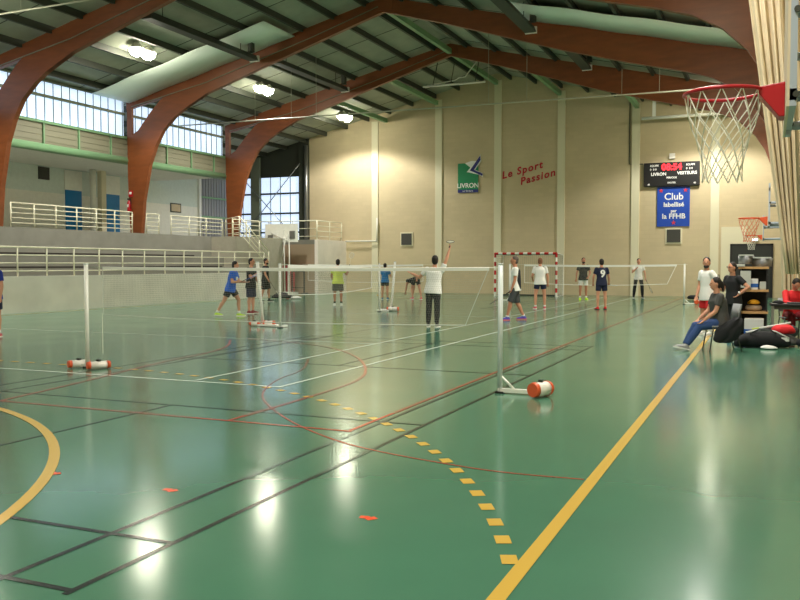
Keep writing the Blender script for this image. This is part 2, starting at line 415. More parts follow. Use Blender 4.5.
for Y, l in ((21.36, 'orange-brown laminated timber arch at left picture edge, nearest complete one'), (28.6, 'middle laminated timber arch, its leg beside the two blue gallery doors'),
             (35.7, 'farthest laminated timber arch, its leg in front of the tall end window'), (14.4, 'near timber arch, just its right leg showing behind the gathered curtain')):
    make_arch(Y, l)

# white lining strips beside the middle arch
for i, (a, b) in enumerate(((-24.7, -16.7), (-7.6, -.4))):
    m = MB(); N = 24; vs = []
    for k in range(N + 1):
        x = a + (b - a) * k / N; z = roofz(x) - .26 - .012 * math.sin(k * .8)
        vs += [(x, 26.4 + .03 * math.sin(k * .7), z), (x, 28.55, z)]
    m.add(vs, [(2 * k, 2 * k + 1, 2 * k + 3, 2 * k + 2) for k in range(N)], True)
    o = m.build('roof_strip_panel', 'skylight'); s = o.modifiers.new('solid', 'SOLIDIFY'); s.thickness = .03
    tag(o, ['pale green-white lining strip under the roof left of the middle arch peak', 'pale green-white lining strip under the roof right of the middle arch peak'][i], 'panel', 'roof lining strips')
# green ridge beam and green struts in the last bay
for i, (x, y0, l) in enumerate(((-13, 35.96, 'green steel ridge beam between the farthest arch and the end wall peak'), (-13, 28.9, 'green steel ridge beam between the middle and farthest arches'), (-16.3, 35.9, 'green steel strut meeting the end wall left of its peak'),
                                (-9.7, 35.9, 'green steel strut meeting the end wall just right of its peak'), (-19.3, 35.9, 'green steel strut above the left bright lamp spot'),
                                (-5.9, 35.9, 'green steel strut above the scoreboard conduit'))):
    z = roofz(x) - .5
    tag(MB().box((x - .09, y0, z - .1), (x + .09, 35.68 if y0 < 30 else YF, z + .12)).build('steel_strut', 'green_steel'), l, 'beam', 'green steel struts')

# ------------------------------------------------------------------ railings
def railing(label, pts, zf, h=.95, nr=4, spacing=1.6, drop=0):
    """pts: polyline of (x,y[,z])"""
    P = [Vector((p[0], p[1], p[2] if len(p) > 2 else zf)) for p in pts]
    t = thing('railing', label, 'railing', P[0], 0, 'white painted railings')
    for a, b in zip(P, P[1:]):
        n = max(1, round((b - a).length / spacing))
        for k in range(n + 1):
            if k == 0 and a is not P[0]: continue
            q = a.lerp(b, k / n)
            if (q - P[0]).length > 14 and label.startswith('long') and q.y < 15: continue
            MB().tube([q - Vector((0, 0, drop)), q + Vector((0, 0, h))], .026, 8).build('post', 'rail_paint', t)
    for r in range(nr):
        zz = h * (1 - r * .82 / (nr - 1)) if nr > 1 else h
        MB().tube([p + Vector((0, 0, zz)) for p in P], .028 if r == 0 else .018, 8).build('rail', 'rail_paint', t)
    return t
railing('long white railing along the top of the low court wall', [(XW - .1, 13.99, 1.17), (XW - .1, 34.39, 1.17)], 1.17, .93, 4, 1.2)
railing('white gallery railing in front of the blue doors, ending at the middle arch', [(-24.15, 21.85, 2.85), (-24.15, 28.0, 2.85)], 2.85, .85, 5, 1.05)
railing('short white gallery railing just right of the middle arch leg', [(-24.2, 28.95, 2.85), (-24.2, 29.75, 2.85)], 2.85, .85, 5, 1.0)
railing('white gallery railing left of the stairs, under the yellow sign', [(-24.2, 30.57, 2.85), (-24.2, 34.4, 2.85)], 2.85, .85, 5, 1.2)
railing('sloping white stair railing descending from the gallery beside farthest arch', [(-24.2, 34.7, 2.85), (-22.4, 33.2, 2.85), (-22.4, 35.7, 1.3)], 2.85, .9, 4, 1.0)
railing('level white railing on the concrete block beside the portable basket', [(-23.95, 34.95, 2.85), (-23.95, 37.3, 2.85)], 2.85, .9, 4, 1.0)
railing('white railing crossing in front of the tall end window', [(-29.2, 39.55, 2.85), (XW - .1, 39.55, 2.85)], 2.85, 1.0, 3, 1.5)
railing('white railing on the white block in the far left corner', [(XW - .1, 39.6, 2.85), (XW - .1, 42.4, 2.85)], 2.85, 1.0, 4, 1.4)
# thin white pipe with an upright by the platform
t = thing('white_pipe', 'thin white pipe from the corner block to the first pilaster', 'pipe', (-21.7, 42.6, 2.8))
MB().tube([(-21.7, 42.6, 2.83), (-19.75, 42.6, 2.83)], .04).build('pipe', 'white_paint', t); MB().tube([(-19.75, 42.6, 2.8), (-19.75, 42.6, 4.1)], .04).build('upright', 'white_paint', t)
tag(MB().tube([(-24.2, 42.6, 2.86), (-24.2, 42.6, 8.3)], .11, 12).build('downpipe', 'steel'), 'shiny metal downpipe in the corner beside the end window', 'pipe')
t = thing('wire_brace', 'crossed thin steel tie rods in front of the end window', 'brace', (-27, 42.3, 3))
MB().tube([(-29.0, 42.62, 7.1), (-25.0, 42.62, 3.1)], .025, 6).build('rod', 'steel', t); MB().tube([(-24.6, 42.58, 7.3), (-28.8, 42.58, 2.87)], .025, 6).build('rod', 'steel', t)

# ------------------------------------------------------------------ lamps
def make_lamp(x, y, z, label):
    t = thing('hall_lamp', label, 'lamp', (x, y, z), 0, 'twin hall lamps')
    for s in (-1, 1):
        cy = y + s * .31
        h = MB().loft([((x, cy, z + q), (1, 0, 0), (0, 1, 0), w_, w_) for q, w_ in ((.26, .07), (.2, .12), (.1, .2), (.03, .27), (.0, .28))], 20).build('lamp_housing', 'lamp_body', t)
        MB().loft([((x, cy, z - .27 * math.sin(q)), (1, 0, 0), (0, 1, 0), max(.27 * math.cos(q), .002), max(.27 * math.cos(q), .002)) for q in [i * math.pi / 16 for i in range(9)]], 20).build('diffuser', 'lamp_glow', h)
        MB().tube([(x, cy, z + .26), (x, cy, roofz(x))], .02, 6).build('hanger', 'lamp_body', t)
    ld = bpy.data.lights.new('lamp_light', 'SPOT'); ld.spot_size = R(146); ld.spot_blend = .3; ld.shadow_soft_size = .22; ld.energy = LAMP_W; ld.color = (1, .955, .88)
    lo = bpy.data.objects.new('lamp_light', ld); C.objects.link(lo); lo.location = (0, 0, -.52); lo.parent = t
    return t
for x, y, z, l in ((-20.9, 24.9, 9.27, 'lit twin hall lamp nearest the left clerestory, largest in the picture'), (-20.4, 32.2, 9.27, 'lit twin hall lamp between the middle and farthest arches'),
                   (-20.4, 40.0, 9.3, 'lit twin hall lamp closest to the end wall on the left'), (-20.9, 17.0, 9.0, None), (-20.9, 9.5, 9.0, None), (-20.9, 2, 9.0, None),
                   (-1.3, 22.3, 8.15, None), (-1.3, 31.6, 8.3, None), (-2.2, 39.6, 8.66, None), (-1.5, 17.0, 8.2, None), (-1.5, 9.5, 8.2, None), (-1.5, 2, 8.2, None)):  # right lamp by the nearest complete arch is added, unseen, to brighten the left wall
    make_lamp(x, y, z, l or 'twin hall lamp hanging out of sight above')

# radiant heaters under the roof
for x, y0, y1, z, l in ((-18.3, 22.0, 28.2, 9.38, 'dark tube heater hanging left, ending at the middle arch'), (-18.0, 29.3, 35.3, 9.5, 'dark tube heater hanging left between middle and farthest arches'),
                        (-7.4, 22.0, 28.2, 9.3, 'dark tube heater hanging right of the peak, in front of the middle arch'), (-6.9, 29.6, 35.3, 9.5, 'dark tube heater hanging right, behind the middle arch')):
    t = thing('tube_heater', l, 'heater', (x, y0, z), 0, 'radiant tube heaters')
    MB().prism([(-.2, 0), (.2, 0), (.12, .2), (-.12, .2)], y0, y1, lambda u, v, d: (x + u, d, z + v)).build('reflector', 'dark_steel', t, .01)
    MB().box((x - .2, y1, z - .02), (x + .2, y1 + .08, z + .2)).build('end_cap', 'white_plastic', t)
    MB().box((x + .12, y1 - .6, z + .2), (x + .3, y1 - .4, z + .75)).build('burner_box', 'dark_steel', t, .01)
    for y in (y0 + .8, y1 - .9): MB().tube([(x, y, z + .2), (x, y, roofz(x))], .015, 6).build('hanger', 'dark_steel', t)

# ball-stop rails hung from the roof
for y, z0, z1, x0, x1, hx, l in ((31.5, 7.78, 7.62, -24.4, -2.2, (-20.4, -18.6, -17.4, -9.9, -8.4, -4.9, -3.6), 'long thin rail hung across the hall in front of the farthest arch'),
                                 (18.6, 8.9, 8.9, -24.4, -12, (-20, -18, -16, -14), 'white rail hung under the roof in the top left corner')):
    t = thing('hanging_rail', l, 'rail', (x0, y, z0))
    MB().tube([(x0, y, z0), (x1, y, z1)], .028, 8).build('rail', 'rail_dim', t)
    for x in hx: MB().tube([(x, y, z0 + (z1 - z0) * (x - x0) / (x1 - x0)), (x, y, roofz(x))], .008, 6).build('hanger', 'rail_dim', t)
# white bar by the end wall
t = thing('wall_bar', 'white horizontal bar with short hanger in front of end wall, behind hoop', 'bar', (-5.6, 42.2, 8.6))
MB().tube([(-5.6, 42.0, 8.47), (-1.9, 42.0, 8.47)], .07).build('bar', 'white_paint', t); MB().box((-5.1, 41.95, 8.5), (-4.95, 42.05, 9.4)).build('hanger', 'white_paint', t)
# folded basketball frame under the ridge
t = thing('folded_hoop_frame', 'white folded basketball frame up under the roof ridge', 'frame', (-14, 38, 10.3))
MB().tube([(-15.2, 38.0, 10.0), (-12.1, 38.0, 9.98)], .05).build('bar', 'white_paint', t)
MB().tube([(-15.0, 38.05, 10.05), (-13.6, 38.05, 10.18), (-13.4, 38.05, 10.28), (-13.1, 38.05, 10.3), (-12.5, 38.05, 11.0)], .03).build('linkage', 'white_paint', t)
for x in (-14.7, -13.8, -12.6): MB().tube([(x, 38.0, 10.0), (x + .25, 38.0, roofz(x + .25))], .02, 6).build('strut', 'dark_steel', t)

# ------------------------------------------------------------------ things on the end wall
FY = YF - .01
t = thing('scoreboard', 'black electronic scoreboard with red digits high on the end wall', 'scoreboard', (-4.3, FY, 5.3))
MB().box((-5.55, FY - .2, 5.28), (-2.98, FY, 6.42)).build('case', 'black', t, .03)
X1 = (1, 0, 0); Z1 = (0, 0, 1); sy = FY - .21
text('clock_digits', '08:54', 'digits', .42, (-4.25, sy, 6.18), X1, Z1, t, bold=.012)
text('home_name', 'LIVRON', 'letters', .2, (-4.85, sy, 5.86), X1, Z1, t, bold=.006); text('guest_name', 'VISITEURS', 'letters', .2, (-3.55, sy, 5.88), X1, Z1, t, bold=.006)
for x, z, s_, sz in ((-5.05, 6.27, 'EQUIPE', .12), (-3.4, 6.27, 'EQUIPE', .12), (-5.1, 6.09, '0  0 0', .13), (-3.45, 6.09, '0  0 0', .13), (-4.25, 5.68, 'PERIODE', .12), (-4.25, 5.44, 'BODET', .11), (-5.3, 5.38, '00', .1), (-3.2, 5.4, '00', .1)):
    text('panel_caption', s_ if s_ != 'BODET' else 'FAUTES', 'letters', sz, (x, sy, z), X1, Z1, t, bold=.003)
t = thing('small_sensor', 'small white box on the wall just above the scoreboard', 'box', (-4.25, FY, 6.7))
MB().box((-4.38, FY - .1, 6.6), (-4.12, FY, 6.85)).build('body', 'white_plastic', t)
t = thing('wall_conduit', 'thin dark conduit running down beside a pilaster to the scoreboard', 'conduit', (-6.2, FY, 8))
MB().tube([(-6.25, FY - .03, 9.5), (-6.25, FY - .03, 6.42), (-5.6, FY - .03, 6.4)], .025, 6).build('tube', 'dark_steel', t)
t = thing('club_banner', 'blue cloth banner with white lettering under the scoreboard', 'banner', (-4.2, FY, 4.2))
MB().box((-4.92, FY - .06, 3.36), (-3.42, FY - .03, 5.26)).build('cloth', 'banner_blue', t)
by = FY - .065
for z, s_, sz in ((4.78, 'Club', .46), (4.4, 'labellisé', .3), (4.1, 'par', .2), (3.84, 'la FFHB', .34)): text('banner_text', s_, 'letters', sz, (-4.15, by, z), X1, Z1, t, bold=.008)
def star(cx, cz, r): return [(cx + (r if i % 2 == 0 else r * .42) * math.sin(math.pi * i / 5), cz + (r if i % 2 == 0 else r * .42) * math.cos(math.pi * i / 5)) for i in range(10)]
for x, z in ((-4.74, 5.08), (-3.62, 5.08), (-4.15, 3.54)): MB().prism(star(x, z, .12), by - .01, by + .003, lambda u, v, d: (u, d, v)).build('star', 'banner_red', t)
t = thing('wall_lettering', 'red slanted painted words on the end wall', 'lettering', (-11, FY, 6))
a = R(13)
for (x, z), w_ in (((-11.66, 6.36), 'Le Sport'), ((-10.84, 5.98), 'Passion')):
    text('line_text', w_, 'wall_red', .51, (x, FY - .005, z), (math.cos(a), 0, math.sin(a)), (-math.sin(a), 0, math.cos(a)), t, shear=.28, bold=.014, spacing=1.22)
t = thing('town_logo', 'green and white town logo board on the end wall', 'sign', (-14.5, FY, 6))
fz = lambda u, v, d: (u, d, v)
MB().box((-15.1, FY - .05, 5.4), (-13.98, FY, 6.86)).build('green_panel', 'logo_green', t)
MB().prism([(-14.7, 6.86), (-14.35, 6.97), (-14.05, 6.95), (-13.85, 7.3), (-13.8, 6.95), (-14.15, 6.5), (-13.7, 6.3), (-13.72, 6.12), (-14.0, 6.25), (-14.6, 6.4), (-14.4, 6.62)], FY - .07, FY - .04, fz).build('white_swoosh', 'letters', t)
MB().prism([(-13.86, 7.22), (-14.42, 6.47), (-13.74, 6.16), (-13.72, 6.28), (-14.2, 6.5), (-13.84, 7.0)], FY - .09, FY - .05, fz).build('blue_swoosh', 'logo_blue', t)
text('town_name', 'LIVRON', 'letters', .34, (-14.54, FY - .06, 5.68), X1, Z1, t, bold=.006)
MB().box((-15.1, FY - .06, 5.32), (-13.98, FY - .02, 5.48)).build('blue_strip', 'logo_blue', t)
text('strip_text', 'sur Drôme', 'letters', .13, (-14.54, FY - .065, 5.4), X1, Z1, t)
for (x0, x1, z0, z1), l in (((-18.35, -17.75, 2.6, 3.22), 'dark square wall speaker in white frame, near the left pilasters'), ((-4.45, -3.82, 2.6, 3.22), 'dark square wall speaker in white frame below the blue banner')):
    t = thing('wall_speaker', l, 'speaker', (x0, FY, z0), 0, 'square wall speakers')
    MB().box((x0 - .07, FY - .05, z0 - .07), (x1 + .07, FY, z1 + .07)).build('frame', 'pilaster', t); MB().box((x0, FY - .08, z0), (x1, FY - .04, z1)).build('grille', 'scrim', t)
# exit door at the right of the end wall
d = MB().box((-1.5, FY - .06, 0), (.15, FY, 2.42)).build('door_3', 'dark_door'); struct(d, 'dark exit door')
MB().box((-1.6, FY - .08, 0), (-1.5, FY, 2.5)).box((.15, FY - .08, 0), (.25, FY, 2.5)).box((-1.6, FY - .08, 2.42), (.25, FY, 2.5)).build('door_frame', 'black', d)
MB().box((-.6, FY - .14, 1.02), (.05, FY - .06, 1.1)).build('push_bar', 'steel', d); MB().tube([(-.35, FY - .08, 1.5), (-.35, FY - .06, 1.5)], .17, 20).build('round_sign', 'paper', d)
struct(MB().box((-2.0, FY - .04, 0), (-.9, FY, 3.3)).build('trim_panel', 'pilaster'))
t = thing('exit_sign', 'small lit emergency sign above the dark exit door', 'sign', (-.6, FY, 2.7))
MB().box((-.68, FY - .1, 2.62), (-.4, FY, 2.76)).build('case', 'white_plastic', t); MB().box((-.66, FY - .11, 2.64), (-.42, FY - .1, 2.74)).build('lit_face', 'exit_glow', t)
t = thing('gallery_sign', 'small framed yellow notice on the gallery back wall', 'sign', (XL, 38, 4.6))
MB().box((XL, 37.2, 4.35), (XL + .03, 38.1, 4.85)).build('frame', 'dark_steel', t); MB().box((XL + .03, 37.27, 4.41), (XL + .04, 38.03, 4.79)).build('notice', 'curtain', t)
tag(MB().box((XL, 28.2, 5.3), (XL + .06, 28.8, 5.95 - .1)).build('wall_vent', 'scrim'), 'dark square vent on the gallery wall left of the blue doors', 'vent')

# ------------------------------------------------------------------ side baskets
def hoop(X, Y, Z, big, label, rim_m, net_m):
    t = thing('basketball_hoop', label, 'hoop', (X + .4, Y, Z), 0, 'side basketball hoops')
    rc = (X, Y, Z); r = .225
    MB().tube([(X + r * math.cos(2 * math.pi * i / 40), Y + r * math.sin(2 * math.pi * i / 40), Z) for i in range(40)], .012, 8, closed=True).build('rim', rim_m, t)
    bx = X + r + (.115 if big else .15)
    MB().prism([(X + r * .85, -.02), (X + r * .85, .01), (bx, .03), (bx, -.17), (bx - .03, -.17)], Y - .09, Y + .09, lambda u, v, d: (u, d, Z + v)).build('bracket', rim_m, t, .005)
    MB().box((bx, Y - .6, Z - .2), (bx + .014, Y + .6, Z + .72)).build('backboard', 'board', t)
    for nm, lo, hi in (('frame_bar', (bx + .014, Y - .6, Z - .17), (bx + .05, Y + .6, Z - .11)), ('frame_bar', (bx + .014, Y - .6, Z + .56), (bx + .05, Y + .6, Z + .62)),
                       ('frame_upright', (bx + .014, Y - .6, Z - .2), (bx + .048, Y - .5, Z + .72)), ('frame_upright', (bx + .014, Y + .5, Z - .2), (bx + .048, Y + .6, Z + .72))):
        MB().box(lo, hi).build(nm, 'frame_steel', t)
    for z in (Z - .14, Z + .3):
        for s in (-.53, .53):
            MB().tube([(bx + .03, Y + s, z), (XR, Y + s * .9, z + .02)], .028, 10).build('support_arm', 'frame_steel', t)
            MB().tube([(bx + .045, Y + s - .07, z), (bx + .045, Y + s - .085, z)], .017, 10).build('bolt', 'dark_steel', t)
    n = MB(); L = 7; K = 12; rr = [.225, .205, .18, .155, .135, .12, .112, .118]; zz = [0, -.12, -.2, -.27, -.34, -.41, -.47, -.53]
    def P(k, l): a_ = 2 * math.pi * (k + .5 * (l % 2)) / K; return (X + rr[l] * math.cos(a_), Y + rr[l] * math.sin(a_), Z + zz[l])
    for l in range(L):
        for k in range(K):
            n.tube([P(k, l), P(k, l + 1)], .0035, 5, caps=False); n.tube([P(k, l), P(k - 1 if l % 2 == 0 else k + 1, l + 1)], .0035, 5, caps=False)
    n.build('net', net_m, t)
    return t
hoop(-.26, 5.55, 2.59, True, 'near basketball hoop with thick red bracket and white net', 'red_metal', 'cord')
hoop(-.38, 20.6, 2.58, False, 'second orange basketball hoop, beside the gathered curtain', 'orange_metal', 'orange_metal')
hoop(-.55, 34.5, 2.62, False, 'farthest small side basketball hoop, above the exit door', 'orange_metal', 'cord')

# gathered divider curtain, leaning to the wall
def curtain(label, Y, top, bot, ztop, zbot, depth, folds, name='divider_curtain'):
    m = MB(); N = 160; K = 14; vs = []
    for k in range(K + 1):
        t_ = k / K; z = ztop + (zbot - ztop) * t_
        a0 = top[0] + (bot[0] - top[0]) * t_ ** 1.1; a1 = top[1] + (bot[1] - top[1]) * t_
        for i in range(N + 1):
            s_ = i / N; ph = s_ * folds * 2 * math.pi
            x = a0 + (a1 - a0) * s_ + .012 * math.sin(ph * 2.3 + 1)
            y = Y + depth * math.sin(ph + .5 * math.sin(ph * .37 + t_)) + depth * .5 * math.sin(ph * .43 + 2)
            vs.append((x, y, z))
    fs = [(k * (N + 1) + i, k * (N + 1) + i + 1, (k + 1) * (N + 1) + i + 1, (k + 1) * (N + 1) + i) for k in range(K) for i in range(N)]
    m.add(vs, fs, True); o = m.build(name, 'curtain'); s_ = o.modifiers.new('solid', 'SOLIDIFY'); s_.thickness = .012
    return tag(o, label, 'curtain', 'gathered beige curtains')
curtain('near gathered beige divider curtain behind the near hoop backboard', 13.2, (-.58, .12), (.25, .42), 7.6, 1.42, .06, 5)
curtain('second fold of beige divider curtain, outermost at the right picture edge', 13.42, (.02, 1.0), (.42, 1.22), 7.6, 1.5, .08, 6)
curtain('farther gathered beige curtain hanging behind the table', 27.6, (.22, .95), (.42, 1.0), 7.0, .02, .1, 5)

# ------------------------------------------------------------------ goal
def goal():
    gx0, gx1, gy = -12.13, -9.13, 39.8
    t = thing('handball_goal', 'handball goal with red and white striped frame by the end wall', 'goal', (-10.6, gy, 0))
    def striped(name, a, b, n, first):
        a, b = Vector(a), Vector(b)
        o = MB().tube([a.lerp(b, k / n) for k in range(n + 1)], .056, 4).build(name, 'white_paint', t)
        o.data.materials.append(M['goal_red'])
        for i, p in enumerate(o.data.polygons): p.use_smooth = False; p.material_index = int(i < 4 * n and (i // 4) % 2 == first)
    striped('goal_post', (gx0, gy, 0), (gx0, gy, 2.08), 10, 1); striped('goal_post', (gx1, gy, 0), (gx1, gy, 2.08), 10, 1)
    striped('crossbar', (gx0 - .04, gy, 2.06), (gx1 + .04, gy, 2.06), 15, 0)
    for x, xr in ((gx0, gx0 + .1), (gx1, gx1 + .1)):
        MB().tube([(x, gy, 2.06), (xr, gy + 1.0, 2.0), (xr, gy + 1.0, .03), (x, gy, .03)], .025, 8).build('side_frame', 'white_paint', t)
    MB().tube([(gx0 + .1, gy + 1, 2.0), (gx1 + .1, gy + 1, 2.0)], .02).build('rear_bar', 'white_paint', t); MB().tube([(gx0 + .1, gy + 1, .04), (gx1 + .1, gy + 1, .04)], .035).build('ground_bar', 'dark_steel', t)
    n = MB(); s_ = .1
    def mesh2(o, u, v, nu, nv):
        o, u, v = Vector(o), Vector(u), Vector(v)
        for i in range(nu + 1): n.tube([o + u * (i / nu), o + u * (i / nu) + v], .005, 3, caps=False)
        for j in range(nv + 1): n.tube([o + v * (j / nv), o + v * (j / nv) + u], .005, 3, caps=False)
    mesh2((gx0 + .1, gy + .98, .05), (3, 0, 0), (0, 0, 1.95), 30, 20); mesh2((gx0, gy, .05), (.1, 1, 0), (0, 0, 1.98), 10, 20); mesh2((gx1, gy, .05), (.1, 1, 0), (0, 0, 1.98), 10, 20); mesh2((gx0, gy, 2.03), (3, 0, 0), (.1, 1, -.03), 30, 10)
    n.build('goal_net', 'net_cord', t)
goal()

# ------------------------------------------------------------------ badminton posts and nets
def roller(t, c, ax, L, r):
    c = Vector(c); a = Vector(ax).normalized()
    b = MB().tube([c - a * L / 2, c + a * L / 2], r, 16).build('weight_drum', 'white_plastic', t)
    for s in (-1, 1):
        MB().tube([c + a * s * L / 2, c + a * s * (L / 2 + .05)], [r * 1.08, r * .95], 16).build('end_cap', 'orange_plastic', b)
    MB().cbox(c + Vector((0, 0, r + .012)), (.05, .05, .03)).build('clip', 'black', b)
def post(label, x, y, h=1.55, r=.03, top=(0, 0), base=None, rollers=(), brace=False, col='white_paint'):
    t = thing('badminton_post', label, 'post', (x, y, 0), 0, 'white badminton posts')
    MB().tube([(x, y, 0), (x + top[0], y + top[1], h)], r, 12).build('pole', col, t)
    MB().tube([(x + top[0], y + top[1], h), (x + top[0], y + top[1], h + .02)], r * 1.05, 12).build('cap', 'post_grey', t)
    if base:
        MB().box((min(x, x + base[0]) - .02, min(y, y + base[1]) - .03, .015), (max(x, x + base[0]) + .02, max(y, y + base[1]) + .03, .06)).build('base_bar', 'white_paint', t)
        MB().cbox((x, y, .012), (.1, .1, .024)).build('foot', 'black', t)
        if brace: MB().tube([(x, y, .22), (x + base[0] * .33, y + base[1] * .33, .05)], .016).build('brace', 'white_paint', t)
    for c, ax, L, rr in rollers: roller(t, c, ax, L, rr)
    return t
post('white badminton post at left with two white and orange drum weights', -9.35, 9.82, 1.55, .032, base=(-.2, 0), rollers=[((-9.5, 9.8, .062), (.5, 1, 0), .22, .055), ((-9.1, 9.78, .062), (.6, 1, 0), .24, .055)])
post('light grey badminton post at centre with base bar and diagonal brace', -2.94, 9.87, 1.55, .031, col='post_grey', base=(.55, 0), brace=True, rollers=[((-2.41, 9.75, .095), (.5, 1, 0), .2, .085)])
post('leaning white badminton post beside the man in dark shirt, on drum weights', -11.63, 18.25, 1.6, .04, top=(-.1, -.08), base=(.5, -.2), rollers=[((-11.78, 18.1, .07), (1, .3, 0), .16, .055), ((-11.42, 18.2, .08), (1, .3, 0), .2, .065)])
post('slim upright badminton post just right of the leaning one', -10.88, 17.84, 1.56, .03, base=(0, .3))
post('leaning white badminton post between bright blue player and server', -11.44, 25.77, 1.62, .04, top=(.1, .1), base=(-.35, -.3), rollers=[((-11.3, 25.6, .08), (1, .3, 0), .3, .07)])
post('slim upright badminton post in front of the bright blue player', -11.6, 25.2, 1.56, .03, base=(.3, 0))
post('far badminton post hidden partly by the serving player', -13.25, 34.8, 1.55, .03, base=(-.5, 0), brace=True)
post('far right badminton post beside the standing man in white', -2.91, 34.4, 1.55, .035, base=(.6, 0), brace=True, rollers=[((-2.4, 34.5, .1), (.3, 1, 0), .3, .09)])
post('far badminton post beside the goal, behind the walking man', -9.93, 34.7, 1.55, .04, base=(-.4, 0), brace=True)

def net(label, a, b, ztop, zbot, sag=.03, skew=(0, 0), th=.003, sp=.05, tape=.035, cordends=None, hem='tape', sides=True, ties=(.25, .25)):
    a, b = Vector((a[0], a[1], 0)), Vector((b[0], b[1], 0)); L = (b - a).length; d = (b - a) / L
    t = thing('badminton_net', label, 'net', a, 0, 'badminton nets')
    def P(u, v):    # u along, v 0 top..1 bottom
        s_ = -sag * math.sin(math.pi * u); zb = zbot - sag * 2.5 * math.sin(math.pi * u)
        off = (skew[0] * (1 - u) + skew[1] * u) * v
        p = a + d * (u * L + off); p.z = (ztop + s_) * (1 - v) + zb * v; return p
    nU = int(L / sp); nV = int((ztop - zbot) / sp); m = MB()
    for i in range(nU + 1): m.tube([P(i / nU, v / 4) for v in range(5)], th, 3, caps=False)
    for j in range(1, nV): m.tube([P(i / 24, j / nV) for i in range(25)], th, 3, caps=False)
    m.build('mesh', 'net_cord', t)
    q = MB(); N = 24
    q.tube([P(i / N, .0) for i in range(N + 1)], .008, 6)
    n_ = Vector((-d.y, d.x, 0)) * .006
    vs = []
    for i in range(N + 1):
        p = P(i / N, 0); vs += [p + n_, p + n_ - Vector((0, 0, tape * 2)), p - n_ - Vector((0, 0, tape * 2)), p - n_]
    fs = []
    for i in range(N):
        for k in range(4): fs.append((4 * i + k, 4 * i + (k + 1) % 4, 4 * i + 4 + (k + 1) % 4, 4 * i + 4 + k))
    q.add(vs, fs); q.build('tape', hem if hem == 'post_grey' else 'tape', t)
    MB().tube([P(i / N, 1) for i in range(N + 1)], .007 if sides == 'thin' else .012, 5).build('bottom_hem', 'hem_grey' if sides == 'thin' else 'tape', t)
    if sides:
        for u in (0, 1): MB().tube([P(u, v / 6) for v in range(7)], .006 if sides == 'thin' else .012, 5).build('side_hem', 'hem_grey' if sides == 'thin' else 'tape', t)
    for (p, z0, z1) in cordends or []: MB().tube([(p[0], p[1], z0), (p[0], p[1], z1)], .006, 5).build('loose_cord', 'cord', t)
    MB().tube([P(0, 0), P(0, 0) - d * ties[0]], .005, 5).build('tie', 'cord', t); MB().tube([P(1, 0), P(1, 0) + d * ties[1]], .005, 5).build('tie', 'cord', t)
    return t
net('near badminton net stretched across the left and centre of the picture', (-9.03, 9.82), (-3.08, 9.86), 1.515, .81, .015, (.0, -.3), .001, .028, .018, [((-9.05, 9.82), .83, .22)], 'tape', sides='thin', ties=(.31, .13))
net('small badminton net with bright white edges in front of the yellow-shirted player', (-10.92, 18.3), (-11.65, 24.7), 1.54, .8, .03, sp=.05, th=.0018, tape=.04, ties=(.46, .5))
net('far left badminton net near the corner, behind the bright blue player', (-19.8, 35.0), (-13.95, 34.9), 1.54, .8, .03, sp=.06, th=.002, ties=(.3, .66))
net('far right badminton net beside the man in black leggings', (-9.3, 34.7), (-3.2, 34.4), 1.54, .78, .03, (0, -.35), sp=.05, th=.002, ties=(.63, .4))

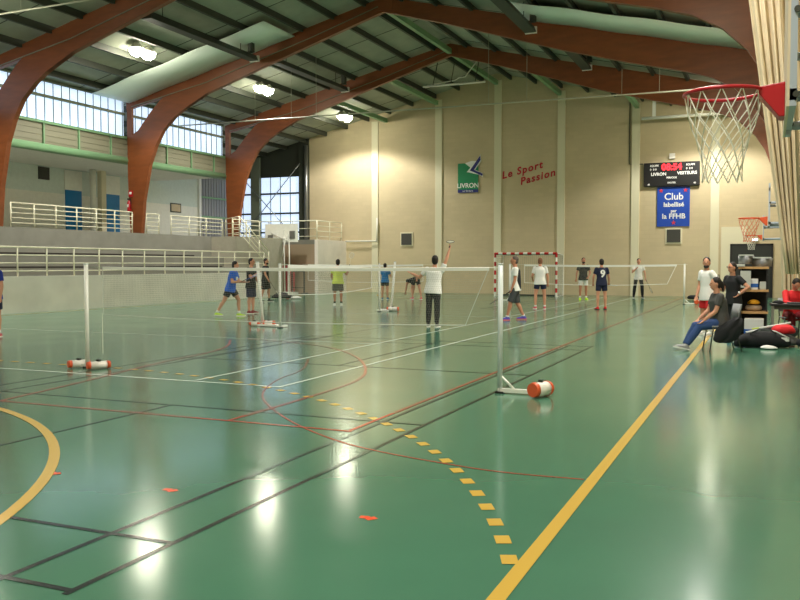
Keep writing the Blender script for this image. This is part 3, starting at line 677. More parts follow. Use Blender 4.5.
# ------------------------------------------------------------------ people
def bake(mb, name, m, voxel, smooth_it, parent):
    me = mb.mesh(name); o = bpy.data.objects.new(name, me); C.objects.link(o)
    r = o.modifiers.new('r', 'REMESH'); r.mode = 'VOXEL'; r.voxel_size = voxel; r.use_smooth_shade = True
    s_ = o.modifiers.new('s', 'SMOOTH'); s_.iterations = smooth_it; s_.factor = .5
    dg = bpy.context.evaluated_depsgraph_get(); ev = o.evaluated_get(dg); nm = bpy.data.meshes.new_from_object(ev)
    o.modifiers.clear(); o.data = nm; bpy.data.meshes.remove(me); nm.name = name; nm.materials.clear(); nm.materials.append(M[m])
    nm.polygons.foreach_set('use_smooth', [True] * len(nm.polygons))
    o.parent = parent
    return o
def unit(v): return Vector(v).normalized()
HANDS = {}
def person(key, label, pos, face, H, cl, pose, cat='person', z0=0, group=None):
    """face in degrees: 0 image right, 90 away from the viewer, 180 left, 270 toward; pose vectors in (right, forward, up)"""
    ang = R(face) + YAW
    t = thing('person', label, cat, (pos[0], pos[1], z0), ang - math.pi / 2, group)
    k = H / 1.75; g = cl.get('girth', 1.0)
    tdir = unit(pose.get('spine', (0, .03, 1))); twist = R(pose.get('twist', 0))
    side = Vector((math.cos(twist), math.sin(twist), 0)); side = (side - tdir * side.dot(tdir)).normalized(); fr = tdir.cross(side)
    if fr.dot(Vector((-math.sin(twist), math.cos(twist), 0))) < 0 and tdir.z > 0: fr = -fr
    P = {}
    hip = Vector((0, 0, 0))
    th, sh = .42 * k, .41 * k
    for s, n in ((-1, 'l'), (1, 'r')):
        h = Vector((s * .092 * k, 0, 0)); P['hip' + n] = h
        P['kn' + n] = h + unit(pose['thigh_' + n]) * th
        P['an' + n] = P['kn' + n] + unit(pose['shin_' + n]) * sh
        S_ = tdir * .475 * k + side * s * .175 * k * (.6 + .4 * g); P['sh' + n] = S_
        P['el' + n] = S_ + unit(pose['arm_' + n]) * .285 * k
        P['wr' + n] = P['el' + n] + unit(pose['fore_' + n]) * .25 * k
    dz = .085 * k - min(P['anl'].z, P['anr'].z)
    off = Vector((-(P['anl'].x + P['anr'].x) / 2, -(P['anl'].y + P['anr'].y) / 2, dz)) if not pose.get('anchor_hip') else Vector((0, 0, dz))
    for q in P: P[q] = P[q] + off
    hip = off
    U = lambda u: hip + tdir * u * k
    # --- body
    b = MB()
    TR = [(-.08, .09, .08), (-.02, .155, .11), (.06, .16, .115), (.18, .145, .105), (.3, .16, .112), (.41, .175, .11), (.47, .155, .09), (.51, .09, .07), (.545, .056, .056), (.62, .052, .055)]
    b.loft([(U(u), side, fr, rx * k * (g if u < .45 else 1), ry * k * (g if u < .45 else 1)) for u, rx, ry in TR], 20)
    hy = R(pose.get('head_yaw', 0)); hp = R(pose.get('head_pitch', 0))
    hu = unit(pose.get('head_up', tuple(tdir * .6 + Vector((0, 0, .5)))))
    hs = (side * math.cos(hy) + fr * math.sin(hy)); hs = (hs - hu * hs.dot(hu)).normalized(); hf = hu.cross(hs)
    hf2 = hf * math.cos(hp) + hu * math.sin(hp); hu2 = hu * math.cos(hp) - hf * math.sin(hp); hf, hu = hf2, hu2
    hc = U(.6) + hu * .115 * k + hf * .015 * k
    b.ell(hc, (hs, hf, hu), (.076 * k, .096 * k, .118 * k), 18, 12)
    b.ell(hc - hu * .055 * k + hf * .025 * k, (hs, hf, hu), (.056 * k, .068 * k, .066 * k))
    b.ell(hc - hu * .012 * k + hf * .098 * k, (hs, hf, hu), (.014 * k, .022 * k, .026 * k), 8, 6)
    for s in (-1, 1): b.ell(hc + hs * s * .077 * k - hu * .01 * k, (hs, hf, hu), (.012 * k, .022 * k, .032 * k), 8, 6)
    for n, s in (('l', -1), ('r', 1)):
        b.tube([P['hip' + n], P['hip' + n].lerp(P['kn' + n], .5), P['kn' + n]], [.088 * k * g, .074 * k * g, .056 * k], 14)
        b.ell(P['kn' + n], ((1, 0, 0), (0, 1, 0), (0, 0, 1)), (.057 * k,) * 3)
        d_ = P['an' + n] - P['kn' + n]
        back = -Vector((0, 1, 0)) * .012 * k
        b.tube([P['kn' + n], P['kn' + n] + d_ * .3 + back, P['kn' + n] + d_ * .65, P['an' + n]], [.053 * k, .058 * k, .043 * k, .036 * k], 14)
        b.ell(P['sh' + n], ((1, 0, 0), (0, 1, 0), (0, 0, 1)), (.058 * k,) * 3)
        b.tube([P['sh' + n], P['el' + n]], [.053 * k, .041 * k], 12)
        b.ell(P['el' + n], ((1, 0, 0), (0, 1, 0), (0, 0, 1)), (.041 * k,) * 3)
        fd = unit(P['wr' + n] - P['el' + n])
        b.tube([P['el' + n], P['el' + n] + fd * .08 * k, P['wr' + n]], [.04 * k, .041 * k, .027 * k], 12)
        # hand: palm, four unequal curled fingers, thumb off the side
        a_ = fd.cross(Vector((0, 0, 1))); a_ = a_.normalized() if a_.length > .2 else Vector((0, 1, 0)).cross(fd).normalized()
        nrm = a_.cross(fd).normalized(); w_ = P['wr' + n]
        b.loft([(w_, a_, nrm, .026 * k, .02 * k), (w_ + fd * .04 * k, a_, nrm, .038 * k, .016 * k), (w_ + fd * .085 * k, a_, nrm, .041 * k, .013 * k)], 12)
        for i, ln in enumerate((.062, .075, .07, .055)):
            p0 = w_ + fd * .075 * k + a_ * (i - 1.5) * .0215 * k; p1 = p0 + (fd + nrm * .25) .normalized() * ln * .55 * k; p2 = p1 + (fd * .6 + nrm).normalized() * ln * .5 * k
            b.tube([p0, p1, p2], [.0095 * k, .0088 * k, .0075 * k], 7)
        p0 = w_ + fd * .025 * k + a_ * .025 * k * (-s); p1 = p0 + (fd + a_ * (-s) * .9).normalized() * .045 * k; b.tube([p0, p1, p1 + (fd + nrm * .5).normalized() * .03 * k], [.013 * k, .0105 * k, .008 * k], 7)
        HANDS[(key, n)] = (w_ + fd * .075 * k + nrm * .018 * k, fd, nrm, a_)
    body = bake(b, 'body', cl.get('skin', 'skin'), .0105, 3, t)
    # --- face
    e = MB()
    for s in (-1, 1): e.ell(hc + hs * s * .031 * k + hf * .088 * k + hu * .012 * k, (hs, hf, hu), (.0125 * k, .008 * k, .008 * k), 8, 6)
    e.local = True; e.build('eyes', 'eye', t)
    e = MB(); e.local = True; e.ell(hc - hu * .062 * k + hf * .092 * k, (hs, hf, hu), (.024 * k, .008 * k, .007 * k), 8, 6); e.build('mouth', 'lips', t)
    if cl.get('hair', 'hair_dark'):
        h = MB()
        back = cl.get('long', False)
        h.ell(hc + hu * .034 * k - hf * .018 * k, (hs, hf, hu), (.083 * k, .094 * k, .097 * k), 16, 10)
        h.ell(hc - hu * .02 * k - hf * .04 * k, (hs, hf, hu), (.08 * k, .066 * k, .085 * k), 14, 8)
        if back: h.tube([hc + hu * .02 * k - hf * .08 * k, hc - hu * .02 * k - hf * .13 * k, hc - hu * .16 * k - hf * .13 * k], [.045 * k, .04 * k, .015 * k], 10)
        bake(h, 'hair', cl.get('hair', 'hair_dark'), .012, 2, t)
    if cl.get('beard'):
        h = MB(); h.local = True; h.ell(hc - hu * .085 * k + hf * .045 * k, (hs, hf, hu), (.06 * k, .058 * k, .045 * k), 12, 8); h.build('beard', cl['beard'], t)
    if cl.get('glasses'):
        h = MB(); h.local = True
        for s in (-1, 1):
            c_ = hc + hs * s * .032 * k + hf * .1 * k + hu * .012 * k
            h.tube([c_ + hs * .024 * k * math.cos(i * .63) + hu * .018 * k * math.sin(i * .63) for i in range(10)], .0035, 5, closed=True)
            h.tube([c_ + hs * s * .024 * k, hc + hs * s * .08 * k + hu * .012 * k], .003, 5)
        h.build('glasses', 'black', t)
    # --- clothes
    s_ = MB(); e_ = .016
    low = cl.get('hem', -.10)
    rings = []
    for u, rx, ry in [(low, .205, .15), (-.02, .198, .145), (.08, .18, .134), (.18, .162, .122), (.3, .172, .125), (.41, .185, .122), (.475, .165, .1), (.515, .1, .08), (.54, .075, .072)]:
        rings.append((U(u), side, fr, rx * k * (g if u < .45 else 1), ry * k * (g if u < .45 else 1)))
    s_.loft(rings, 22)
    sl = cl.get('sleeve', .62)
    for n in 'lr':
        q = P['sh' + n].lerp(P['el' + n], min(sl, 1)); s_.ell(P['sh' + n], ((1, 0, 0), (0, 1, 0), (0, 0, 1)), (.073 * k,) * 3)
        s_.tube([P['sh' + n], q], [.072 * k, (.066 if sl <= 1 else .055) * k], 14)
        if sl > 1:
            s_.ell(P['el' + n], ((1, 0, 0), (0, 1, 0), (0, 0, 1)), (.055 * k,) * 3); s_.tube([P['el' + n], P['wr' + n]], [.055 * k, .04 * k], 12)
    shirt = bake(s_, 'shirt', cl['shirt'], .014, 3, t)
    p_ = MB()
    p_.loft([(U(.1), side, fr, .164 * k * g, .122 * k * g), (U(0), side, fr, .168 * k * g, .124 * k * g), (U(-.07), side, fr, .14 * k * g, .11 * k * g)], 20)
    le = cl.get('leg', .7)
    for n in 'lr':
        q = P['hip' + n].lerp(P['kn' + n], min(le, 1)); p_.ell(P['hip' + n], ((1, 0, 0), (0, 1, 0), (0, 0, 1)), (.1 * k * g,) * 3)
        p_.tube([P['hip' + n], q], [.1 * k * g, (.094 if le <= 1 else .068) * k * (g if le <= 1 else 1)], 16)
        if le > 1:
            p_.ell(P['kn' + n], ((1, 0, 0), (0, 1, 0), (0, 0, 1)), (.08 * k,) * 3); p_.tube([P['kn' + n], P['kn' + n].lerp(P['an' + n], .4), P['kn' + n].lerp(P['an' + n], .97)], [.074 * k, .074 * k, .056 * k], 14)
    bake(p_, 'trousers' if le > 1 else 'shorts', cl['pants'], .014, 3, t)
    for n in 'lr':
        fdv = Vector(pose.get('foot_' + n, (.15 if n == 'r' else -.15, 1, 0))).normalized(); sd = Vector((0, 0, 1)).cross(fdv).normalized(); up = fdv.cross(sd); up = -up if up.z < 0 else up
        a = P['an' + n]; base = a - up * .085 * k
        sh_ = MB()
        X = lambda f, u: base + fdv * f * k + up * u * k
        sh_.loft([(X(-.075, .03), sd, up, .02 * k, .02 * k), (X(-.06, .04), sd, up, .034 * k, .038 * k), (X(0, .048), sd, up, .04 * k, .047 * k), (X(.08, .037), sd, up, .046 * k, .036 * k), (X(.15, .029), sd, up, .046 * k, .028 * k), (X(.19, .024), sd, up, .03 * k, .02 * k)], 14)
        sh_.tube([X(0, .05), a + unit(P['kn' + n] - a) * .02 * k], [.044 * k, .043 * k], 12)
        sh = bake(sh_, 'shoe', cl['shoe'], .012, 2, t)
        so = MB(); so.local = True
        so.loft([(X(-.08, .009), fdv, sd, .001, .001)] , 4, caps=False) if 0 else None
        pts = [X(f, 0) + sd * w for f, w in ((-.08, -.03), (-.085, 0), (-.08, .03), (.05, .045), (.14, .05), (.19, .03), (.205, 0), (.19, -.03), (.14, -.05), (.05, -.045))]
        nn = len(pts); so.add([p + up * .0 for p in pts] + [p + up * .022 * k for p in pts], [tuple(range(nn))[::-1], tuple(range(nn, 2 * nn))] + [(i, (i + 1) % nn, (i + 1) % nn + nn, i + nn) for i in range(nn)])
        so.build('sole', cl.get('sole', 'white_plastic'), t)
        if cl.get('sock') and le <= 1:
            q = MB(); q.local = True; kd = P['kn' + n] - a; q.tube([a, a + kd * cl.get('sockh', .18)], [.042 * k, (.046 if cl.get('sockh', .18) < .3 else .06) * k], 12); q.build('sock', cl['sock'], t)
    t['_frame'] = 0; del t['_frame']
    mw = Matrix.Translation((pos[0], pos[1], z0)) @ Matrix.Rotation(ang - math.pi / 2, 4, 'Z')
    for n in 'lr':
        q = HANDS[(key, n)]; HANDS[(key, n)] = (mw @ q[0],) + tuple((mw.to_3x3() @ v) for v in q[1:])
    return dict(t=t, U=U, side=side, fr=fr, up=tdir, mw=mw, P=P, k=k, shirt=shirt, hc=hc, hs=hs, hf=hf, hu=hu, g=g)
def racket(label, hand, direction, colour='black', grip='black', face=None):
    p = hand[0]; d = unit(direction); s = d.cross(Vector((0, 0, 1)));  s = s.normalized() if s.length > .1 else Vector((1, 0, 0))
    if face is not None: s = Vector(face); s = (s - d * s.dot(d)).normalized()
    t = thing('badminton_racket', label, 'racket', p, 0, 'badminton rackets')
    MB().tube([p - d * .05, p + d * .12], .014, 8).build('grip', grip, t)
    MB().tube([p + d * .12, p + d * .42], .006, 6).build('shaft', colour, t)
    c = p + d * .54
    MB().tube([c + d * .125 * math.cos(2 * math.pi * i / 28) + s * .1 * math.sin(2 * math.pi * i / 28) for i in range(28)], .007, 6, closed=True).build('head_frame', colour, t)
    m = MB()
    for i in range(-5, 6):
        q = i / 6; w_ = math.sqrt(1 - q * q)
        m.tube([c + s * .1 * q - d * .125 * w_, c + s * .1 * q + d * .125 * w_], .0015, 3, caps=False); m.tube([c + d * .125 * q - s * .1 * w_, c + d * .125 * q + s * .1 * w_], .0015, 3, caps=False)
    m.build('strings', 'cord', t)
STAND = dict(thigh_l=(-.06, .03, -1), shin_l=(-.02, -.04, -1), thigh_r=(.06, .03, -1), shin_r=(.02, -.04, -1), arm_l=(-.22, .02, -1), fore_l=(-.08, .25, -1), arm_r=(.22, .02, -1), fore_r=(.08, .25, -1))
def pose(**k): d = dict(STAND); d.update(k); return d
def img(x, y, z=0):
    import math as m_
    F = Vector((-m_.sin(YAW) * m_.cos(PITCH), m_.cos(YAW) * m_.cos(PITCH), -m_.sin(PITCH))); Rr = Vector((m_.cos(YAW), m_.sin(YAW), 0)); Uu = Rr.cross(F)
    d = F + Rr * (x - 400) / 850 + Uu * (300 - y) / 850; t_ = (z - 1.56) / d.z
    return (d.x * t_, d.y * t_)
def wd(right, away, up): return Vector((math.cos(YAW) * right - math.sin(YAW) * away, math.sin(YAW) * right + math.cos(YAW) * away, up))

person('edge', 'person in royal blue shirt cut by the left picture edge', (-15.14, 13.22), 250, 1.72, dict(shirt='c_royal', pants='c_navy', shoe='c_pink', leg=.75, sock='c_sock'), pose())
p = person('bluelunge', 'person in bright blue shirt and black shorts, legs wide, holding racket', img(228, 316.5), -8, 1.72,
       dict(shirt='c_blue', pants='c_black', shoe='c_neon', sock='c_sock', sockh=.2, beard='hair_dark', leg=.62, girth=1.08, hem=-.1),
       pose(spine=(.0, .22, 1), thigh_l=(-.12, .6, -1), shin_l=(-.05, -.02, -1), thigh_r=(.12, -.42, -1), shin_r=(.05, -.62, -1), arm_l=(-.25, .3, -1), fore_l=(.25, 1, -.05), arm_r=(.3, .15, -1), fore_r=(-.2, 1, .05), head_yaw=10))
racket('racket held level by the man in bright blue shirt', HANDS[('bluelunge', 'r')], wd(.5, .6, .25), 'c_blue')
m = MB(); m.local = True; q = p['U'](.34) + p['fr'] * (.135 * p['k']); m.cbox(q, (.16, .012, .09)); m.build('chest_print', 'c_sock', p['t'])
person('blackmid', 'person in black shirt and dark navy shorts beside the leaning post', img(251, 313.5), -20, 1.75, dict(shirt='c_black', pants='c_navy', shoe='c_darkred', leg=.95, hem=-.12, girth=1.05),
       pose(arm_l=(-.2, .1, -1), fore_l=(.1, .6, -.8), arm_r=(.15, .45, -1), fore_r=(-.1, 1, .6)))
person('blackwalk', 'person all in black walking behind the leaning post, racket lowered', img(265, 302), -12, 1.8, dict(shirt='c_black', pants='c_black', shoe='c_black', leg=.95, sock='c_black', beard='hair_dark', girth=1.05),
       pose(thigh_l=(-.05, .22, -1), shin_l=(0, .05, -1), thigh_r=(.05, -.1, -1), shin_r=(0, -.3, -1), arm_r=(.15, .25, -1), fore_r=(.05, .6, -1), arm_l=(-.15, -.1, -1), fore_l=(0, .2, -1)))
racket('racket pointing to the floor held by the man all in black', HANDS[('blackwalk', 'r')], wd(.55, -.1, -.8))
person('yellow', 'person in yellow shirt and black shorts with raised racket, back turned', img(338, 305.5), 95, 1.74, dict(shirt='c_yellow', pants='c_black', shoe='c_white', leg=.85, sock='c_black', girth=1.12, skin='skin_tan'),
       pose(arm_r=(.5, .35, -.75), fore_r=(.35, .5, .9), arm_l=(-.2, .2, -1), fore_l=(.1, .8, -.4)))
racket('racket raised by the man in yellow shirt', HANDS[('yellow', 'r')], wd(.15, .5, .8), 'c_sock')
person('brightblue', 'person in turquoise blue shirt behind the slim posts, back turned', img(385, 299.5), 85, 1.6, dict(shirt='c_brightblue', pants='c_black', shoe='c_teal', leg=.6),
       pose(arm_r=(.3, .4, -1), fore_r=(0, 1, -.1)))
person('bender', 'person bending forward in black shorts beyond the serving player', img(417, 299.5), 118, 1.72, dict(shirt='c_black', pants='c_black', shoe='c_pink', leg=.55, sleeve=.2, hem=.1),
       pose(spine=(0, 1, -.12), head_up=(0, 1, .1), thigh_l=(-.1, .35, -1), shin_l=(-.05, -.3, -1), thigh_r=(.1, -.25, -1), shin_r=(.05, -.3, -1), arm_l=(-.1, .2, -1), fore_l=(0, .3, -1), arm_r=(.1, .2, -1), fore_r=(0, .3, -1)))
person('server', 'person in white shirt and black trousers reaching up to serve', img(432.5, 327), 75, 1.78, dict(shirt='c_white', pants='c_black', shoe='c_black', leg=2, hem=-.1, girth=1.12),
       pose(spine=(.06, .05, 1), thigh_l=(-.05, .12, -1), shin_l=(-.02, -.1, -1), thigh_r=(.03, -.02, -1), shin_r=(0, -.1, -1), arm_r=(.42, .05, 1), fore_r=(.25, .2, 1), arm_l=(-.8, .2, -.75), fore_l=(-1, .25, .45), head_yaw=10, head_pitch=12))
racket('racket held overhead by the serving player in white shirt', HANDS[('server', 'r')], wd(.1, .95, .25))
pw = person('walker', 'person in white shirt with black side panels walking left past the goal', img(515.5, 320), 178, 1.82, dict(shirt='c_white', pants='c_darkgrey', shoe='c_purple', sole='c_pink', leg=1.0, hair='hair_grey', sock='c_sock', sockh=.1, skin='skin_tan'),
       pose(thigh_l=(-.05, .38, -1), shin_l=(0, .2, -1), thigh_r=(.05, -.12, -1), shin_r=(0, -.5, -1), arm_l=(-.12, .1, -1), fore_l=(0, .35, -1), arm_r=(.12, .1, -1), fore_r=(-.05, .3, -1)))
m = MB(); U, sd_, f_, k_ = pw['U'], pw['side'], pw['fr'], pw['k']
m.loft([(U(u) - f_ * .055 * k_, sd_, f_, rx * k_, ry * k_) for u, rx, ry in ((-.1, .165, .092), (.1, .163, .092), (.3, .165, .09), (.43, .17, .08), (.5, .12, .06))], 20)
bake(m, 'black_back_panel', 'c_black', .014, 2, pw['t'])
racket('racket hanging from the hand of the man walking left', HANDS[('walker', 'l')], wd(-.75, .2, -.5))
person('whiteback', 'person in white shirt and navy shorts, back turned in front of the goal', img(540, 309), 92, 1.78, dict(shirt='c_white', pants='c_navy', shoe='c_pink', leg=.55, hair='hair_ginger', sock='c_sock', sockh=.12, girth=1.05, hem=-.08),
       pose(thigh_l=(-.14, .02, -1), thigh_r=(.14, .02, -1), arm_l=(-.3, .2, -1), fore_l=(.25, .8, -.5), arm_r=(.3, .0, -1)))
person('whiteshorts', 'person in black shirt, white shorts and neon shoes facing the viewer', img(583, 299.8), 268, 1.84, dict(shirt='c_black', pants='c_white', shoe='c_neon', sole='c_neon', leg=.75, sock='c_sock', beard='hair_dark', skin='skin_tan'),
       pose(arm_l=(-.4, .1, -1), fore_l=(.35, .5, -.6), arm_r=(.35, .05, -1), fore_r=(.1, .1, -1)))
pn = person('nine', 'person in navy number nine shirt seen from behind', img(601.5, 309.5), 95, 1.74, dict(shirt='c_navy', pants='c_navy', shoe='c_red', sole='c_black', leg=.65, girth=1.02, hem=-.1),
       pose(thigh_l=(-.08, .0, -1), thigh_r=(.1, .03, -1), arm_l=(-.35, .1, -1), fore_l=(.1, .5, -1), arm_r=(.4, .25, -1), fore_r=(.2, .5, -.8)))
mw = pn['mw']; o_ = mw @ (pn['U'](.31) - pn['fr'] * (.136 * pn['k']))
text('shirt_number', '9', 'letters', .34, o_, mw.to_3x3() @ pn['side'], mw.to_3x3() @ pn['up'], pn['t'], bold=.012, extrude=.006)
o_ = mw @ (pn['U'](.455) - pn['fr'] * (.125 * pn['k'])); text('shirt_name', 'CLUB', 'letters', .07, o_, mw.to_3x3() @ pn['side'], mw.to_3x3() @ pn['up'], pn['t'], bold=.003, extrude=.006) if 0 else None
racket('racket held by the player in the number nine shirt', HANDS[('nine', 'r')], wd(.5, .75, -.1), 'c_sock')
person('leggings', 'person in pale shirt and black leggings beside the far right net', img(638, 298), 265, 1.82, dict(shirt='c_white', pants='c_black', shoe='c_black', leg=2, hair='hair_dark', girth=.98),
       pose(thigh_l=(-.16, .05, -1), thigh_r=(.16, .05, -1), shin_l=(-.06, -.05, -1), shin_r=(.1, -.05, -1), arm_l=(-.35, .05, -1), fore_l=(-.1, .2, -1), arm_r=(.35, .3, -.8), fore_r=(-.6, .5, .7)))
racket('racket hanging down beside the man in black leggings', HANDS[('leggings', 'l')], wd(.42, 0, -.85))
pr = person('redshorts', 'person standing in white shirt and red shorts beside the seated woman', img(706.5, 335), 198, 1.71, dict(shirt='c_white', pants='c_red', shoe='c_white', leg=.75, beard='hair_dark', girth=1.02, sock='c_sock', hem=-.13),
       pose(arm_l=(-.5, -.35, -.75), fore_l=(.2, .35, -.7), arm_r=(.12, .1, -1), fore_r=(-.1, .4, -1), head_yaw=45))
person('watch', 'person in black shirt and glasses leaning on hip beside the shelf', img(733, 340.5), 200, 1.6, dict(shirt='c_black', pants='c_black', shoe='c_teal', leg=1.0, glasses=True, girth=1.08, sock='c_teal'),
       pose(spine=(0, .06, 1), arm_l=(-.75, -.45, -.8), fore_l=(.6, .6, -.7), arm_r=(.12, .3, -1), fore_r=(0, 1, .5)))
h = HANDS[('watch', 'l')]; m = MB(); q = h[0] - h[1] * .1; m.tube([q - h[1] * .015, q + h[1] * .015], .034, 12)
tg = bpy.data.objects[[o.name for o in bpy.data.objects if o.get('label', '').startswith('person in black shirt and glasses')][0]]
m.build('wrist_watch', 'c_sock', tg)
racket('racket held up by the man in glasses beside the shelf', HANDS[('watch', 'r')], wd(.5, .8, .12), 'black', face=(0, 0, 1))
person('seated', 'person seated sideways in grey shirt and jeans with legs stretched out', (-.76, 16.35), 176, 1.7, dict(shirt='c_grey', pants='c_denim', shoe='grey_plastic', sole='c_sock', leg=2, long=True, girth=1.25, hem=-.06),
       pose(anchor_hip=True, spine=(0, .12, 1), thigh_l=(-.1, 1, -.2), shin_l=(0, .62, -.9), thigh_r=(.1, 1, -.2), shin_r=(0, .48, -.92), foot_l=(-.1, 1, .25), foot_r=(.1, 1, .2),
            arm_l=(-.1, .35, -1), fore_l=(.15, .7, -.6), arm_r=(.1, .35, -1), fore_r=(-.15, .7, -.6)))
person('table', 'person in red jacket sitting at the dark table', (.5, 19.5), 262, 1.72, dict(shirt='c_red', pants='c_darkred', shoe='c_black', leg=2, sleeve=2),
       pose(anchor_hip=True, spine=(0, .25, 1), thigh_l=(-.1, 1, -.05), shin_l=(0, .1, -1), thigh_r=(.1, 1, -.05), shin_r=(0, .1, -1), arm_l=(-.2, .8, -.75), fore_l=(.15, 1, -.05), arm_r=(.2, .8, -.75), fore_r=(-.15, 1, -.05), head_pitch=-38))
t = thing('fire_extinguisher', 'small red fire extinguisher fixed to the middle arch leg on the gallery', 'fire extinguisher', (-24.72, 28.5, 3.8))
MB().loft([((-24.72, 28.5, z), (1, 0, 0), (0, 1, 0), q, q) for z, q in ((3.75, .08), (3.78, .09), (4.15, .09), (4.22, .05), (4.26, .03))], 14).build('cylinder', 'red_metal', t)
MB().box((-24.77, 28.44, 4.26), (-24.66, 28.54, 4.32)).build('valve', 'black', t); MB().tube([(-24.66, 28.47, 4.28), (-24.58, 28.45, 4.15), (-24.6, 28.45, 3.9)], .014, 6).build('hose', 'black', t)
MB().box((-24.76, 28.4, 3.95), (-24.68, 28.41, 4.07)).build('label_patch', 'letters', t)
t = thing('safety_sign', 'small red and white sign above the fire extinguisher', 'sign', (-24.7, 28.58, 4.5))
MB().box((-24.82, 28.57, 4.4), (-24.6, 28.6, 4.66)).build('plate', 'red_metal', t); MB().box((-24.77, 28.562, 4.5), (-24.65, 28.572, 4.6)).build('symbol', 'letters', t)
# ------------------------------------------------------------------ chairs, table, shelf, bags at the right
def chair(label, x, y, rz, seat_m='grey_plastic'):
    t = thing('stacking_chair', label, 'chair', (x, y, 0), rz)
    L = lambda m: (setattr(m, 'local', True), m)[1]
    L(MB().box((-.21, -.2, .43), (.21, .22, .46))).build('seat', seat_m, t, .012)
    m = MB(); N = 8; vs = []
    for i in range(N + 1):
        a = (i / N - .5) * .42
        for z, yy in ((.56, -.21), (.84, -.27)):
            vs += [(a, yy - .04 + .04 * (2 * (i / N) - 1) ** 2 * 1, z), (a, yy - .065 + .04 * (2 * (i / N) - 1) ** 2, z)]
    for i in range(N):
        a, b_ = i * 4, i * 4 + 4
        m.add([], [])
        m.f += [(a, b_, b_ + 2, a + 2), (a + 1, a + 3, b_ + 3, b_ + 1), (a, a + 1, b_ + 1, b_), (a + 2, b_ + 2, b_ + 3, a + 3)]; m.sm += [True] * 4
    m.v = vs; m.f += [(0, 2, 3, 1), (N * 4, N * 4 + 1, N * 4 + 3, N * 4 + 2)]; m.sm += [False] * 2
    L(m).build('backrest', seat_m, t)
    for sx in (-1, 1):
        L(MB().tube([(sx * .2, .19, .44), (sx * .22, .26, 0)], .012, 8)).build('leg', 'dark_steel', t)
        L(MB().tube([(sx * .2, -.17, .44), (sx * .22, -.3, 0)], .012, 8)).build('leg', 'dark_steel', t)
        L(MB().tube([(sx * .2, -.18, .44), (sx * .2, -.29, .8)], .012, 8)).build('back_upright', 'dark_steel', t)
    return t
chair('grey stacking chair under the seated woman', -.74, 16.35, R(176) + YAW - math.pi / 2)
chair('grey stacking chair under the person in red jacket', .5, 19.52, R(262) + YAW - math.pi / 2)
def blob(name, label, cat, rings, m, ax=((1, 0, 0), (0, 1, 0)), n=20, jitter=.02, parent=None, group=None):
    mb = MB(); mb.loft(rings, n)
    rnd = random.Random(len(label or name)); mb.v = [(v[0] + rnd.uniform(-jitter, jitter), v[1] + rnd.uniform(-jitter, jitter), max(v[2] + rnd.uniform(-jitter, jitter), .005 if parent is None else -9)) for v in mb.v]
    o = mb.build(name, m, parent); s_ = o.modifiers.new('sub', 'SUBSURF'); s_.levels = 1; s_.render_levels = 2
    if label: tag(o, label, cat, group)
    return o
# jacket over the chair back
cdir = wd(1, 0, 0); c0 = Vector((-.74, 16.35, 0)) + cdir * .03 - wd(0, 1, 0) * .27; cs = wd(0, 1, 0)
blob('jacket', 'black jacket hanging over the side of the seated woman\'s chair', 'jacket', [(c0 + Vector((0, 0, z)) + cdir * q, cdir, cs, w_, d_) for z, q, w_, d_ in ((.16, -.1, .1, .02), (.2, -.06, .22, .05), (.32, 0, .25, .07), (.42, .03, .25, .07), (.5, .1, .18, .06), (.6, .17, .09, .04), (.62, .17, .05, .02))], 'c_black', jitter=.03 )
# table
t = thing('folding_table', 'dark folding table at the right picture edge', 'table', (.7, 18.9, 0))
MB().box((.06, 18.4, .73), (1.2, 19.05, .77)).build('tabletop', 'black', t, .008)
for x in (.12, 1.14):
    for y in (18.47, 18.98): MB().box((x - .025, y - .025, 0), (x + .025, y + .025, .73)).build('leg', 'steel', t)
MB().box((.1, 18.45, .66), (1.16, 18.48, .73)).build('apron', 'dark_steel', t)
blob('cap', 'dark cap lying on the table corner', 'cap', [((.22, 18.55, z), X1, (0, 1, 0), a_, b_) for z, a_, b_ in ((.772, .12, .09), (.8, .11, .085), (.84, .06, .05))], 'c_black', jitter=.004, parent=None)
tag(MB().box((.38, 18.5, .772), (.66, 18.75, .80)).build('notebook', 'c_darkgrey'), 'dark notebook lying on the dark table', 'book')
tag(MB().box((.14, 18.75, .772), (.3, 18.95, .79)).build('sheet_pad', 'paper'), 'pale paper pad lying on the dark table', 'paper')
# shelf unit
sx0, sx1, sy0, sy1 = -.52, .02, 18.9, 19.35
t = thing('shelf_unit', 'open shelf unit with black sides and wooden shelves', 'shelf', (-.25, 19.1, 0))
MB().box((sx0, sy0, 0), (sx0 + .03, sy1, 1.5)).build('side_panel', 'black', t); MB().box((sx1 - .03, sy0, 0), (sx1, sy1, 1.5)).build('side_panel', 'black', t); MB().box((sx0, sy1 - .02, 0), (sx1, sy1, 1.5)).build('back_panel', 'black', t)
for z in (.05, .54, .99, 1.46): MB().box((sx0 - .02, sy0 - .02, z), (sx1 + .02, sy1, z + .045)).build('shelf_board', 'wood_shelf', t)
def carton(label, x, y, z, w_, d_, h_, m='carton', band='carton_blue'):
    t = thing('carton', label, 'box', (x, y, z), 0, 'boxes by the shelf')
    MB().box((x, y, z), (x + w_, y + d_, z + h_)).build('box', m, t, .006); MB().box((x - .003, y - .003, z + h_ * .2), (x + w_ + .003, y + .01, z + h_ * .55)).build('printed_band', band, t); MB().box((x, y + d_ * .45, z + h_), (x + w_, y + d_ * .55, z + h_ + .003)).build('tape', 'wood_shelf', t)
carton('white carton with blue band on the middle shelf', -.42, 18.93, 1.036, .26, .28, .22); carton('small white box beside the carton on the middle shelf', -.13, 18.95, 1.036, .12, .2, .16, 'paper', 'paper')
carton('large white carton with blue band on the floor by the shelf', -.4, 18.4, 0, .36, .34, .46)
carton('upper white paper-covered box against the left of shelf', -.6, 18.86, 1.505, .18, .3, .05, 'paper', 'paper')
